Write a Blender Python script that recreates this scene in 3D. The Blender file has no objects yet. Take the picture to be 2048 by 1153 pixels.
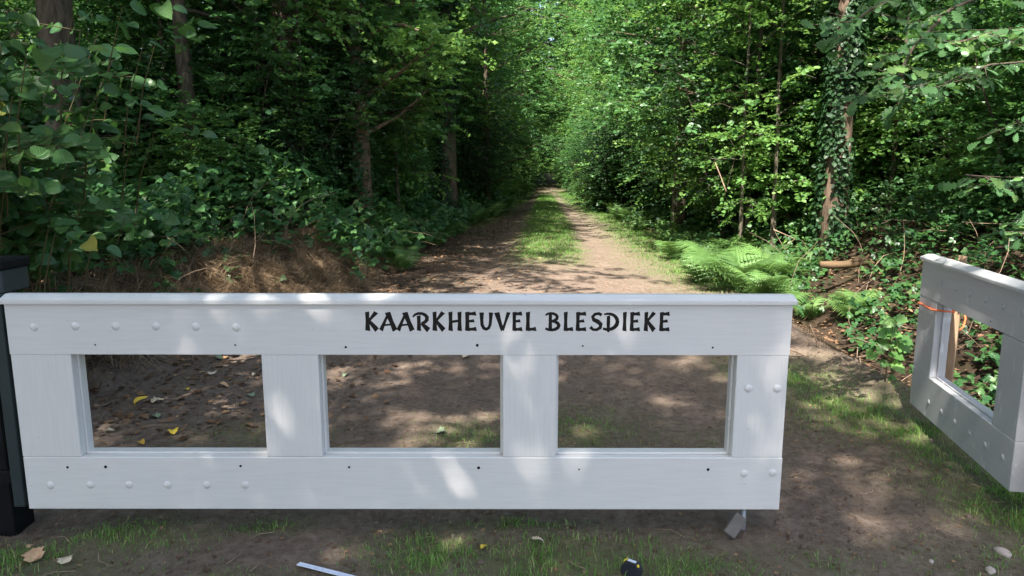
import bpy, bmesh, math, random
import numpy as np
from mathutils import Vector, Matrix, Quaternion
from mathutils.geometry import delaunay_2d_cdt

sc = bpy.context.scene
C = sc.collection
rng = np.random.default_rng(7)
random.seed(7)
R = math.radians

# ------------------------------------------------------------------ camera, sky, sun, exposure
CAM_H, TILT, FPX = 1.64, R(9.6), 1422.0
cam_d = bpy.data.cameras.new('camera')
cam = bpy.data.objects.new('camera', cam_d)
C.objects.link(cam)
cam.location = (0, 0, CAM_H)
cam.rotation_euler = (R(90) - TILT, 0, 0)
cam_d.sensor_width = 36.0
cam_d.lens = FPX / 2048 * 36.0
cam_d.clip_start = 0.05
cam_d.clip_end = 2000
sc.camera = cam

SUN_EL = R(57)
SUN_H = Vector((-0.32, -0.947)).normalized()          # horizontal direction towards the sun
world = bpy.data.worlds.new('World')
sc.world = world
world.use_nodes = True
wn = world.node_tree
bg = wn.nodes['Background']
sky = wn.nodes.new('ShaderNodeTexSky')
sky.sky_type = 'NISHITA'
sky.sun_disc = False
sky.sun_elevation = SUN_EL
sky.sun_rotation = math.atan2(SUN_H.x, SUN_H.y)
sky.air_density = 1.0
sky.dust_density = 2.4
bg.inputs['Strength'].default_value = 0.115
wn.links.new(sky.outputs[0], bg.inputs[0])
sun_d = bpy.data.lights.new('sun', 'SUN')
sun_d.energy = 5.0
sun_d.angle = R(0.53)
sun_d.color = (1.0, 0.95, 0.87)
sun = bpy.data.objects.new('sun', sun_d)
C.objects.link(sun)
sdir = Vector((SUN_H.x * math.cos(SUN_EL), SUN_H.y * math.cos(SUN_EL), math.sin(SUN_EL)))
sun.rotation_euler = sdir.to_track_quat('Z', 'Y').to_euler()
sun.location = (0, 0, 30)
sc.view_settings.view_transform = 'Standard'
sc.view_settings.look = 'None'
sc.view_settings.gamma = 1
sc.view_settings.exposure = 1.85
sc.view_settings.use_curve_mapping = False
sc.render.engine = 'CYCLES'
sc.cycles.max_bounces = 7
sc.cycles.diffuse_bounces = 4
sc.cycles.glossy_bounces = 2
sc.cycles.transmission_bounces = 4
sc.cycles.caustics_reflective = False
sc.cycles.caustics_refractive = False

# ------------------------------------------------------------------ helpers: measuring
def ray(px, py):
    xc = (px - 1024) / FPX
    yc = -(py - 576.5) / FPX
    return Vector((xc, math.cos(TILT) + yc * math.sin(TILT), -math.sin(TILT) + yc * math.cos(TILT)))
def at(px, py, Y):
    d = ray(px, py)
    return Vector((0, 0, CAM_H)) + d * (Y / d.y)
def on_ground(px, py, z=0.0):
    d = ray(px, py)
    return Vector((0, 0, CAM_H)) + d * ((z - CAM_H) / d.z)

# ------------------------------------------------------------------ helpers: numpy noise
def _hash(ix, iy, seed):
    n = (ix.astype(np.int64) * 374761393 + iy.astype(np.int64) * 668265263 + seed * 1274126177) & 0x7fffffff
    n = ((n ^ (n >> 13)) * 1274126177) & 0x7fffffff
    n = n ^ (n >> 16)
    return (n & 0xffff) / 65535.0
def vnoise(x, y, seed=0):
    x = np.asarray(x, float); y = np.asarray(y, float)
    ix = np.floor(x); iy = np.floor(y)
    fx = x - ix; fy = y - iy
    fx = fx * fx * (3 - 2 * fx); fy = fy * fy * (3 - 2 * fy)
    a = _hash(ix, iy, seed); b = _hash(ix + 1, iy, seed)
    c = _hash(ix, iy + 1, seed); d = _hash(ix + 1, iy + 1, seed)
    return (a * (1 - fx) + b * fx) * (1 - fy) + (c * (1 - fx) + d * fx) * fy
def fbm(x, y, seed=0, octv=4):
    s = 0; a = .5; t = 0
    for i in range(octv):
        s = s + a * vnoise(np.asarray(x) * 2 ** i, np.asarray(y) * 2 ** i, seed + i * 17); t += a; a *= .5
    return s / t
def sstep(a, b, x):
    t = np.clip((np.asarray(x, float) - a) / (b - a), 0, 1)
    return t * t * (3 - 2 * t)

# ------------------------------------------------------------------ helpers: mesh accumulation
class Acc:
    """Collects triangles with a material index and a tint value for each vertex."""
    def __init__(s): s.V = []; s.F = []; s.M = []; s.T = []; s.n = 0
    def add(s, V, F, mat=0, tint=0.5):
        V = np.asarray(V, float).reshape(-1, 3); F = np.asarray(F, int).reshape(-1, 3)
        s.V.append(V); s.F.append(F + s.n); s.M.append(np.full(len(F), mat, int))
        s.T.append(np.full(len(V), tint) if np.isscalar(tint) else np.asarray(tint, float))
        s.n += len(V)
    def inst(s, tv, tf, P, X, Y, Z, S, mat=0, tint=None):
        tv = np.asarray(tv); tf = np.asarray(tf)
        N = len(P); k = len(tv)
        if N == 0: return
        S = np.broadcast_to(np.asarray(S, float), (N,))
        V = (tv[None, :, 0, None] * X[:, None, :] + tv[None, :, 1, None] * Y[:, None, :] + tv[None, :, 2, None] * Z[:, None, :]) * S[:, None, None] + P[:, None, :]
        F = tf[None] + (np.arange(N) * k)[:, None, None]
        t = rng.random(N) if tint is None else np.broadcast_to(tint, (N,))
        s.add(V.reshape(-1, 3), F.reshape(-1, 3), mat, np.repeat(t, k))
    def tube(s, pts, rad, sides=6, mat=0, tint=.5, cap=True):
        pts = np.asarray(pts, float); n = len(pts); rad = np.broadcast_to(np.asarray(rad, float), (n,))
        d = np.gradient(pts, axis=0); d /= np.linalg.norm(d, axis=1)[:, None] + 1e-9
        ref = np.array([0, 0, 1.]) if abs(d[0][2]) < .8 else np.array([1., 0, 0])
        u = np.cross(d, ref); u /= np.linalg.norm(u, axis=1)[:, None] + 1e-9
        v = np.cross(d, u)
        a = np.arange(sides) / sides * 2 * math.pi
        V = pts[:, None] + rad[:, None, None] * (np.cos(a)[None, :, None] * u[:, None] + np.sin(a)[None, :, None] * v[:, None])
        F = []
        for i in range(n - 1):
            for j in range(sides):
                a0 = i * sides + j; a1 = i * sides + (j + 1) % sides
                F += [(a0, a0 + sides, a1), (a1, a0 + sides, a1 + sides)]
        V = V.reshape(-1, 3)
        if cap:
            V = np.vstack([V, pts[:1], pts[-1:]])
            for j in range(sides):
                j1 = (j + 1) % sides
                F.append((n * sides, j, j1)); F.append((n * sides + 1, (n - 1) * sides + j1, (n - 1) * sides + j))
        s.add(V, F, mat, tint)
    def mesh(s, name, mats, smooth=False):
        V = np.vstack(s.V); F = np.vstack(s.F); M = np.concatenate(s.M); T = np.concatenate(s.T)
        me = bpy.data.meshes.new(name)
        me.vertices.add(len(V)); me.vertices.foreach_set('co', V.astype(np.float32).ravel())
        me.loops.add(F.size); me.loops.foreach_set('vertex_index', F.astype(np.int32).ravel())
        me.polygons.add(len(F)); me.polygons.foreach_set('loop_start', (np.arange(len(F)) * 3).astype(np.int32))
        for m in (mats if isinstance(mats, (list, tuple)) else [mats]): me.materials.append(m)
        me.polygons.foreach_set('material_index', M.astype(np.int32))
        if smooth: me.polygons.foreach_set('use_smooth', np.ones(len(F), bool))
        at_ = me.attributes.new('tint', 'FLOAT', 'POINT'); at_.data.foreach_set('value', T.astype(np.float32))
        me.update(calc_edges=True)
        return me

def link(name, data, parent=None, loc=(0, 0, 0), rot=(0, 0, 0), scale=None):
    o = bpy.data.objects.new(name, data); C.objects.link(o)
    o.location = loc; o.rotation_euler = rot
    if scale is not None: o.scale = scale if hasattr(scale, '__len__') else (scale,) * 3
    if parent is not None: o.parent = parent
    return o
def tag(o, label=None, cat=None, group=None, kind=None):
    if label: o['label'] = label
    if cat: o['category'] = cat
    if group: o['group'] = group
    if kind: o['kind'] = kind
    return o
def thing(name, label, cat, loc=(0, 0, 0), rotz=0, group=None, scale=None):
    o = link(name, None, None, loc, (0, 0, rotz), scale)
    o.empty_display_size = 0.2
    return tag(o, label, cat, group)
def copy_tree(src, loc, rotz=0, scale=1, label=None, group=None, name=None):
    r = src.copy(); C.objects.link(r)
    r.location = loc; r.rotation_euler = (0, 0, rotz); r.scale = scale if hasattr(scale, '__len__') else (scale,) * 3
    if label: r['label'] = label
    if group: r['group'] = group
    for ch in src.children:
        c = ch.copy(); C.objects.link(c); c.parent = r
        for g in ch.children:
            d = g.copy(); C.objects.link(d); d.parent = c
    return r

def bm_obj(name, bm, mats, parent=None, loc=(0, 0, 0), rot=(0, 0, 0), smooth=False):
    me = bpy.data.meshes.new(name); bm.normal_update(); bm.to_mesh(me); bm.free()
    for m in (mats if isinstance(mats, (list, tuple)) else [mats]): me.materials.append(m)
    if smooth:
        for p in me.polygons: p.use_smooth = True
    return link(name, me, parent, loc, rot)
def box_bm(x0, x1, y0, y1, z0, z1, bev=0.002, seg=1, bm=None):
    b = bm or bmesh.new()
    vs = [b.verts.new((x, y, z)) for x in (x0, x1) for y in (y0, y1) for z in (z0, z1)]
    fs = [b.faces.new([vs[i] for i in f]) for f in ((0, 1, 3, 2), (4, 6, 7, 5), (0, 4, 5, 1), (2, 3, 7, 6), (0, 2, 6, 4), (1, 5, 7, 3))]
    if bev > 0:
        es = list({e for f in fs for e in f.edges})
        bmesh.ops.bevel(b, geom=es, offset=bev, segments=seg, affect='EDGES', profile=.5)
    return b

# ------------------------------------------------------------------ materials
def new_mat(name):
    m = bpy.data.materials.new(name); m.use_nodes = True
    nt = m.node_tree; nt.nodes.clear()
    out = nt.nodes.new('ShaderNodeOutputMaterial')
    return m, nt, out
def N(nt, t, **kw):
    n = nt.nodes.new(t)
    for k, v in kw.items():
        if k in ('inp',):
            for a, b in v.items(): n.inputs[a].default_value = b
        else: setattr(n, k, v)
    return n
def ramp(nt, stops, fac):
    r = nt.nodes.new('ShaderNodeValToRGB')
    el = r.color_ramp.elements
    while len(el) < len(stops): el.new(0.5)
    for e, (p, c) in zip(el, stops): e.position = p; e.color = (*c, 1)
    nt.links.new(fac, r.inputs[0]); return r.outputs[0]
def noise(nt, scale, detail=4, rough=.6, vec=None, sx=None):
    n = nt.nodes.new('ShaderNodeTexNoise'); n.inputs['Scale'].default_value = scale
    n.inputs['Detail'].default_value = detail; n.inputs['Roughness'].default_value = rough
    if vec is not None: nt.links.new(vec, n.inputs['Vector'])
    return n.outputs[0]
def objcoord(nt, scale=(1, 1, 1)):
    t = nt.nodes.new('ShaderNodeTexCoord'); m = nt.nodes.new('ShaderNodeMapping')
    m.inputs['Scale'].default_value = scale
    nt.links.new(t.outputs['Object'], m.inputs[0]); return m.outputs[0]
def mixc(nt, fac, a, b, mode='MIX'):
    m = nt.nodes.new('ShaderNodeMix'); m.data_type = 'RGBA'; m.blend_type = mode
    for i, v in ((0, fac), (6, a), (7, b)):
        if isinstance(v, (int, float)): m.inputs[i].default_value = v
        elif isinstance(v, tuple): m.inputs[i].default_value = (*v, 1)
        else: nt.links.new(v, m.inputs[i])
    return m.outputs[2]
def math_(nt, op, a, b=None):
    m = nt.nodes.new('ShaderNodeMath'); m.operation = op
    for i, v in ((0, a), (1, b)):
        if v is None: continue
        if isinstance(v, (int, float)): m.inputs[i].default_value = v
        else: nt.links.new(v, m.inputs[i])
    return m.outputs[0]
def bump(nt, h, strength=.3, dist=.01):
    b = nt.nodes.new('ShaderNodeBump'); b.inputs['Strength'].default_value = strength; b.inputs['Distance'].default_value = dist
    nt.links.new(h, b.inputs['Height']); return b.outputs[0]

def leaf_mat(name, stops, trans, rough=.42, tmix=.38, spec=.4, veins=False):
    m, nt, out = new_mat(name)
    a = N(nt, 'ShaderNodeAttribute', attribute_name='tint')
    oi = N(nt, 'ShaderNodeObjectInfo')
    f = math_(nt, 'ADD', math_(nt, 'MULTIPLY', a.outputs['Fac'], .8), math_(nt, 'MULTIPLY', oi.outputs['Random'], .2))
    col = ramp(nt, stops, f)
    v = math_(nt, 'ADD', math_(nt, 'MULTIPLY', oi.outputs['Random'], .7), .9)
    hsv = N(nt, 'ShaderNodeHueSaturation'); nt.links.new(col, hsv.inputs['Color']); nt.links.new(v, hsv.inputs['Value'])
    p = N(nt, 'ShaderNodeBsdfPrincipled'); nt.links.new(hsv.outputs[0], p.inputs['Base Color'])
    p.inputs['Roughness'].default_value = rough; p.inputs['Specular IOR Level'].default_value = spec
    t = N(nt, 'ShaderNodeBsdfTranslucent')
    tc = mixc(nt, .75, hsv.outputs[0], trans); nt.links.new(tc, t.inputs['Color'])
    if veins:
        tc_ = nt.nodes.new('ShaderNodeTexCoord')
        sp = N(nt, 'ShaderNodeSeparateXYZ'); nt.links.new(tc_.outputs['Object'], sp.inputs[0])
        ax = math_(nt, 'ABSOLUTE', sp.outputs[0])
        w = math_(nt, 'SINE', math_(nt, 'MULTIPLY', math_(nt, 'SUBTRACT', sp.outputs[1], math_(nt, 'MULTIPLY', ax, .7)), 52.0))
        h = math_(nt, 'ADD', math_(nt, 'MULTIPLY', math_(nt, 'POWER', math_(nt, 'ABSOLUTE', w), .5), .8), math_(nt, 'MULTIPLY', noise(nt, 9, 3), .4))
        b = bump(nt, h, .5, .03); nt.links.new(b, p.inputs['Normal'])
    mx = N(nt, 'ShaderNodeMixShader'); mx.inputs[0].default_value = tmix
    nt.links.new(p.outputs[0], mx.inputs[1]); nt.links.new(t.outputs[0], mx.inputs[2]); nt.links.new(mx.outputs[0], out.inputs[0])
    return m

M = {}
M['leaf_mid'] = leaf_mat('leaf_mid', [(0, (.024, .075, .028)), (.5, (.048, .122, .040)), (.93, (.09, .175, .048)), (1, (.22, .20, .04))], (.13, .30, .06))
M['leaf_dark'] = leaf_mat('leaf_dark', [(0, (.012, .038, .014)), (.6, (.022, .06, .02)), (1, (.04, .09, .025))], (.05, .13, .025), rough=.5, tmix=.25)
M['leaf_light'] = leaf_mat('leaf_light', [(0, (.055, .14, .036)), (.6, (.10, .20, .052)), (1, (.19, .28, .075))], (.24, .44, .08), tmix=.42)
M['leaf_shrub'] = leaf_mat('leaf_shrub', [(0, (.045, .12, .04)), (.7, (.075, .17, .05)), (.93, (.13, .22, .04)), (1, (.24, .21, .04))], (.10, .24, .035), rough=.36, veins=True)
M['leaf_oak'] = leaf_mat('leaf_oak', [(0, (.04, .10, .035)), (.7, (.06, .135, .045)), (1, (.12, .19, .05))], (.10, .24, .04), rough=.36, veins=True)
M['leaf_bramble'] = leaf_mat('leaf_bramble', [(0, (.024, .075, .026)), (.6, (.048, .12, .036)), (.95, (.085, .16, .036)), (1, (.2, .16, .04))], (.10, .24, .04), rough=.38, tmix=.28)
M['fern'] = leaf_mat('fern_green', [(0, (.05, .125, .038)), (.6, (.10, .19, .052)), (1, (.19, .26, .075))], (.14, .25, .055), tmix=.4, rough=.5)
M['grass'] = leaf_mat('grass_green', [(0, (.055, .18, .022)), (.5, (.10, .23, .035)), (.78, (.17, .27, .06)), (1, (.42, .36, .19))], (.16, .28, .05), tmix=.3, rough=.5)
M['straw'] = leaf_mat('dead_grass', [(0, (.09, .058, .034)), (.5, (.22, .155, .095)), (1, (.42, .32, .21))], (.25, .15, .07), tmix=.15, rough=.7, spec=.2)
M['litter'] = leaf_mat('leaf_litter', [(0, (.05, .028, .016)), (.45, (.13, .07, .04)), (.85, (.26, .16, .09)), (1, (.42, .32, .20))], (.2, .12, .05), tmix=.1, rough=.7, spec=.25)

def plain(name, c, rough=.6, spec=.4, metal=0, nscale=None, c2=None, bstr=.2, bscale=40, bdist=.002, vscale=(1, 1, 1)):
    m, nt, out = new_mat(name)
    p = N(nt, 'ShaderNodeBsdfPrincipled')
    vec = objcoord(nt, vscale)
    if c2 is not None:
        r = noise(nt, nscale or 8, 6, .65, vec)
        col = ramp(nt, [(.3, c), (.7, c2)], r); nt.links.new(col, p.inputs['Base Color'])
    else: p.inputs['Base Color'].default_value = (*c, 1)
    p.inputs['Roughness'].default_value = rough; p.inputs['Specular IOR Level'].default_value = spec; p.inputs['Metallic'].default_value = metal
    nt.links.new(bump(nt, noise(nt, bscale, 5, .6, vec), bstr, bdist), p.inputs['Normal'])
    nt.links.new(p.outputs[0], out.inputs[0]); return m

# painted boards: gloss paint over planed timber, faint grain along the board, scuffs and small dirty specks
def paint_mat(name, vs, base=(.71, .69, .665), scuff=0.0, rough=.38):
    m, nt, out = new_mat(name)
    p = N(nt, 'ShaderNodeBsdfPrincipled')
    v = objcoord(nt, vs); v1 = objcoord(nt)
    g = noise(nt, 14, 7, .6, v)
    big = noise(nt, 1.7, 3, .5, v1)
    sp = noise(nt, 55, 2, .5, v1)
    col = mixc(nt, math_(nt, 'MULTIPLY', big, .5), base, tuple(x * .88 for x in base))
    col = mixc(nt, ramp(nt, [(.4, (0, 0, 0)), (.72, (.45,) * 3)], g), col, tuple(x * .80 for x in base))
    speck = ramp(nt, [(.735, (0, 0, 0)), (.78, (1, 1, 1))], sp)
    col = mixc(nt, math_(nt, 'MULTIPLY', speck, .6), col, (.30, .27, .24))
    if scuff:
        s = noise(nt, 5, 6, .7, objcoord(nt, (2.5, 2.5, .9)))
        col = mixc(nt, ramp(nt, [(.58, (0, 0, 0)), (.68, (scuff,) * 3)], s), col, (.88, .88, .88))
    nt.links.new(col, p.inputs['Base Color'])
    nt.links.new(math_(nt, 'ADD', math_(nt, 'MULTIPLY', g, .2), rough - .1), p.inputs['Roughness'])
    h = math_(nt, 'ADD', math_(nt, 'MULTIPLY', g, .7), math_(nt, 'MULTIPLY', noise(nt, 160, 3, .6, v1), .25))
    nt.links.new(bump(nt, h, .28, .0025), p.inputs['Normal'])
    nt.links.new(p.outputs[0], out.inputs[0]); return m
M['paint_h'] = paint_mat('white_paint_along', (.35, 3, 6))
M['paint_v'] = paint_mat('white_paint_upright', (6, 3, .35))
M['paint_shaded_h'] = paint_mat('white_paint_shaded_scuffed_along', (.35, 3, 6), base=(.49, .485, .49), scuff=.5)  # open gate: shade painted into the base, greyer than the closed gate's white
M['paint_shaded_v'] = paint_mat('white_paint_shaded_scuffed_upright', (6, 3, .35), base=(.49, .485, .49), scuff=.5)  # same painted-in shade for the upright boards
M['letter'] = plain('black_letter_paint', (.006, .005, .005), .45, .2, c2=(.022, .018, .014), nscale=60, bstr=.9, bscale=130, bdist=.004, vscale=(.5, 1, 1.6))
M['hole'] = plain('dark_screw_hole', (.01, .01, .01), .9, .1)
M['black'] = plain('black_painted_post', (.005, .005, .006), .6, .12, c2=(.010, .011, .012), bstr=.3)
M['darksteel'] = plain('dark_green_grey_steel', (.022, .032, .033), .5, .3, c2=(.03, .042, .043), nscale=5)
M['galv'] = plain('galvanised_steel', (.30, .31, .33), .45, .5, .55, c2=(.42, .43, .45), nscale=12)
M['stone'] = plain('grey_paver_stone', (.10, .09, .08), .9, .2, c2=(.17, .155, .14), nscale=9, bstr=.5, bscale=70)
M['pebble'] = plain('pale_pebble', (.36, .29, .25), .8, .25, c2=(.5, .42, .37), nscale=14, bstr=.4, bscale=60)
M['stake'] = plain('weathered_stake_wood', (.24, .15, .09), .8, .2, c2=(.40, .28, .18), nscale=7, bstr=.5, vscale=(4, 4, .5))
M['rope'] = plain('orange_rope', (.80, .16, .06), .7, .2, c2=(.9, .25, .10), bstr=.6, bscale=300)
M['yellow'] = plain('yellow_plastic', (.85, .62, .03), .4, .5)
M['rubber'] = plain('black_rubber', (.02, .022, .03), .5, .4, bscale=200)
M['sticker'] = plain('pale_sticker', (.62, .66, .72), .4, .4)
M['ruler'] = plain('pale_blue_folding_rule', (.62, .68, .82), .45, .4, c2=(.68, .74, .86), nscale=20)
M['tick'] = plain('rule_tick_paint', (.10, .12, .2), .6, .2)
M['bark_log'] = plain('peeled_log', (.07, .045, .028), .9, .1, c2=(.17, .115, .065), nscale=5, bstr=.6, bscale=20, bdist=.01, vscale=(.3, 2, 2))
M['twig'] = plain('dry_twig', (.20, .13, .085), .8, .2, c2=(.36, .26, .19), nscale=18)
M['greentwig'] = plain('green_twig', (.10, .09, .04), .7, .3, c2=(.16, .12, .06), nscale=18)
def bark(name, a, b, c):
    m, nt, out = new_mat(name)
    p = N(nt, 'ShaderNodeBsdfPrincipled'); p.inputs['Roughness'].default_value = .9; p.inputs['Specular IOR Level'].default_value = .15
    v = objcoord(nt, (1, 1, .22)); g = noise(nt, 16, 8, .7, v)
    col = ramp(nt, [(.35, a), (.6, b)], g)
    mo = noise(nt, 1.6, 4, .6, objcoord(nt)); col = mixc(nt, ramp(nt, [(.52, (0, 0, 0)), (.66, (.7,) * 3)], mo), col, c)
    nt.links.new(col, p.inputs['Base Color']); nt.links.new(bump(nt, g, .9, .03), p.inputs['Normal'])
    nt.links.new(p.outputs[0], out.inputs[0]); return m
M['bark'] = bark('oak_bark', (.045, .034, .026), (.13, .10, .075), (.06, .075, .035))
M['bark_grey'] = bark('grey_green_bark', (.055, .045, .032), (.14, .12, .09), (.10, .11, .06))
M['bark_red'] = bark('reddish_bark', (.07, .048, .034), (.20, .14, .10), (.08, .085, .045))

# ------------------------------------------------------------------ terrain
def path_c(y): return .1 + .045 * y
def edge_l(y):
    y = np.asarray(y, float)
    return np.where(y < 9.5, np.interp(y, [-5, 3.0, 4.6, 5.66, 7.5, 9.5], [-3.9, -3.5, -3.25, -2.95, -2.55, -2.05]), np.interp(y, [9.5, 14.3, 22], [-2.05, -1.5, -.95])) + np.where(y > 22, (y - 22) * .045, 0) + .85 * sstep(18, 42, y)
def edge_r(y):
    y = np.asarray(y, float)
    return np.interp(y, [-5, 3, 4.8, 6.3, 9.2, 13, 22], [4.2, 3.4, 2.9, 2.75, 3.0, 3.0, 3.35]) + np.where(y > 22, (y - 22) * .045, 0) - .75 * sstep(18, 42, y)
def height(x, y):
    x = np.asarray(x, float); y = np.asarray(y, float)
    wob = (fbm(x * .0 + 3.1, y * .7, 5) - .5) * .5
    dl = edge_l(y) + wob - x            # >0 : left of the track
    dr = x - edge_r(y) - (fbm(y * .9, x * 0 + 8, 9) - .5) * .35
    near_l = sstep(3.2, 5.0, y)
    hb = (.62 + .02 * np.exp(-((y - 8.6) / 1.6) ** 2)) * near_l * (1 - .62 * sstep(10, 18, y))
    L = hb * sstep(-.1, 1.25, dl) + sstep(.5, 4, dl) * .25 * (fbm(x * .5, y * .5, 21) - .2)
    ridge = .09 * np.exp(-((dr + .05) / .16) ** 2) * sstep(4.0, 4.6, y) * (1 - sstep(7.2, 8.4, y))
    ditch = -.28 * np.exp(-((dr - .75) / .42) ** 2) * sstep(3.5, 4.8, y) * (1 - sstep(9, 14, y))
    Rr = (.75 * sstep(1.0, 3.4, dr)) * sstep(3.5, 6, y) * (1 - .6 * sstep(14, 22, y)) + ridge + ditch
    Rr = Rr + sstep(.8, 4, dr) * .25 * (fbm(x * .5, y * .5, 33) - .3)
    c = x - path_c(y)
    rut = (-.045 * (np.exp(-((c + 1.15) / .35) ** 2) + np.exp(-((c - 1.0) / .32) ** 2)) + .03 * np.exp(-(c / .6) ** 2)) * sstep(8, 13, y)
    und = (fbm(x * .8, y * .8, 2) - .5) * .07 + (fbm(x * 4, y * 4, 3, 3) - .5) * .030
    fine = (fbm(x * 17, y * 17, 4, 3) - .5) * .022 * (1 - sstep(9, 14, y))
    rough = (sstep(0, .5, dl) + sstep(.3, .9, dr)) * (fbm(x * 3, y * 3, 6, 4) - .5) * .16
    dipl = -.06 * np.exp(-(((x + 2.35) / .35) ** 2 + ((y - 3.2) / .3) ** 2))
    return L + Rr + rut + und + fine + rough + dipl
def hz(x, y): return float(height(np.array([x]), np.array([y]))[0])
def put(px, py):
    d = ray(px, py); o_ = Vector((0, 0, CAM_H)); t = np.arange(1.2, 60, .02)
    P_ = np.array(o_)[None] + t[:, None] * np.array(d)[None]
    below = P_[:, 2] < height(P_[:, 0], P_[:, 1]); k = int(np.argmax(below)) if below.any() else len(t) - 1
    return Vector((P_[k, 0], P_[k, 1], hz(P_[k, 0], P_[k, 1])))

# grass cover 0..1 on the ground, in metres
GP = [  # centre x, y, radius x, radius y, strength
    (-2.0, 2.75, .45, .22, 1.0), (-1.75, 2.95, .35, .14, .9), (-.35, 2.85, .30, .22, .85), (.30, 2.78, .60, .20, .95), (.75, 2.72, .35, .2, .95),
    (-1.1, 3.05, .2, .08, .6), (-.05, 3.08, .4, .06, .7),
    (2.6, 3.35, .45, .55, 1.1), (2.35, 4.6, .5, .5, .95), (2.2, 5.5, .45, .5, .9), (2.55, 4.1, .25, .7, 1.1), (2.1, 2.8, .5, .2, .5), (2.7, 2.7, .4, .25, .8),
    (-.25, 4.1, .35, .35, .55), (.45, 4.25, .4, .45, .6), (1.2, 4.0, .3, .3, .35), (-1.6, 4.2, .5, .3, .3), (-1.0, 2.6, .35, .15, .45), (1.3, 2.75, .35, .15, .4)]
def grass_cover(x, y):
    x = np.asarray(x, float); y = np.asarray(y, float)
    g = np.zeros_like(x)
    for cx, cy, rx, ry, s in GP: g = np.maximum(g, s * np.exp(-(((x - cx) / rx) ** 2 + ((y - cy) / ry) ** 2)))
    c = x - path_c(y)
    strip = np.exp(-(c / (.72 - .2 * sstep(20, 40, y))) ** 4) * sstep(10.5, 14.5, y) * (1 - .75 * sstep(40, 46, y)) * 1.15
    dr = x - edge_r(y)
    verge = np.exp(-((dr + .1) / .75) ** 2) * sstep(8, 10.5, y) * .95
    dl = edge_l(y) - x
    vl = np.exp(-((dl + .1) / .35) ** 2) * sstep(16, 24, y) * .6
    g = np.maximum(np.maximum(g, strip), np.maximum(verge, vl))
    return np.clip(g * (0.45 + 1.1 * fbm(x * 3.1, y * 3.1, 41)), 0, 1)

def axis(segs):
    out = []
    for a, b, s in segs:
        n = max(1, int(round((b - a) / s))); out += list(a + (b - a) * np.arange(n) / n)
    out.append(segs[-1][1]); return np.array(out)
xs = axis([(-600, -60, 90), (-60, -14, 4), (-14, -6, .4), (-6, 6.5, .05), (6.5, 20, .3), (20, 60, 4), (60, 600, 90)])
ys = axis([(-300, -20, 40), (-20, -2, 2), (-2, 2.2, .4), (2.2, 7.5, .035), (7.5, 16, .09), (16, 50, .5), (50, 120, 1.5), (120, 300, 4), (300, 900, 60)])
XX, YY = np.meshgrid(xs, ys, indexing='ij')
HH = height(XX, YY)
dlt = edge_l(YY) + (fbm(XX * 2, YY * 2, 51) - .5) * .5 - XX
drt = XX - edge_r(YY) + (fbm(XX * 2, YY * 2, 52) - .5) * .5
bare = 1 - np.clip(np.maximum(sstep(-.1, .35, dlt), sstep(-.2, .3, drt)), 0, 1)
GC = grass_cover(XX, YY)
m_g, nt, out = new_mat('earth_and_litter')
p = N(nt, 'ShaderNodeBsdfPrincipled'); p.inputs['Roughness'].default_value = .95; p.inputs['Specular IOR Level'].default_value = .1
ab = N(nt, 'ShaderNodeAttribute', attribute_name='bare'); ag = N(nt, 'ShaderNodeAttribute', attribute_name='grassy')
tc = nt.nodes.new('ShaderNodeTexCoord'); V0 = tc.outputs['Object']
n1 = noise(nt, 1.3, 6, .6, V0); n2 = noise(nt, 22, 8, .7, V0); n3 = noise(nt, 120, 4, .7, V0); n4 = noise(nt, 4.5, 5, .6, V0)
soil = ramp(nt, [(.25, (.105, .070, .050)), (.5, (.185, .138, .108)), (.75, (.29, .225, .18))], n2)
soil = mixc(nt, ramp(nt, [(.35, (0,) * 3), (.65, (.55,) * 3)], n1), soil, mixc(nt, .5, soil, (.085, .062, .050)))
soil = mixc(nt, ramp(nt, [(.55, (0,) * 3), (.72, (.5,) * 3)], n4), soil, (.27, .21, .17))
soil = mixc(nt, ramp(nt, [(.56, (0,) * 3), (.68, (.65,) * 3)], n3), soil, (.06, .042, .032))
wood = ramp(nt, [(.25, (.016, .012, .009)), (.55, (.05, .034, .023)), (.8, (.11, .075, .05))], n2)
wood = mixc(nt, ramp(nt, [(.5, (0,) * 3), (.7, (.6,) * 3)], n1), wood, (.03, .045, .015))
col = mixc(nt, ab.outputs['Fac'], wood, soil)
gf = math_(nt, 'MULTIPLY', ag.outputs['Fac'], math_(nt, 'ADD', math_(nt, 'MULTIPLY', n2, .6), .35))
col = mixc(nt, gf, col, (.085, .12, .035))
nt.links.new(col, p.inputs['Base Color'])
hh = math_(nt, 'ADD', math_(nt, 'MULTIPLY', n2, .7), math_(nt, 'MULTIPLY', n3, .3))
nt.links.new(bump(nt, hh, 1.0, .025), p.inputs['Normal']); nt.links.new(p.outputs[0], out.inputs[0])
M['ground'] = m_g
nx, ny = XX.shape
idx = np.arange(nx * ny).reshape(nx, ny)
quads = np.stack([idx[:-1, :-1], idx[1:, :-1], idx[1:, 1:], idx[:-1, 1:]], -1).reshape(-1, 4)
VG = np.stack([XX, YY, HH], -1).reshape(-1, 3)
barev = bare.ravel(); gv = GC.ravel()
soft = 1 - np.clip(np.maximum(sstep(-2.6, .1, dlt + (fbm(XX * 4, YY * 4, 58) - .5) * 1.2) * sstep(5.5, 8, YY) * .85, 0), 0, 1)   # litter creeping over the left of the track
barec = np.minimum(bare, soft).ravel()
fb = barev[quads].mean(1)
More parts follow.
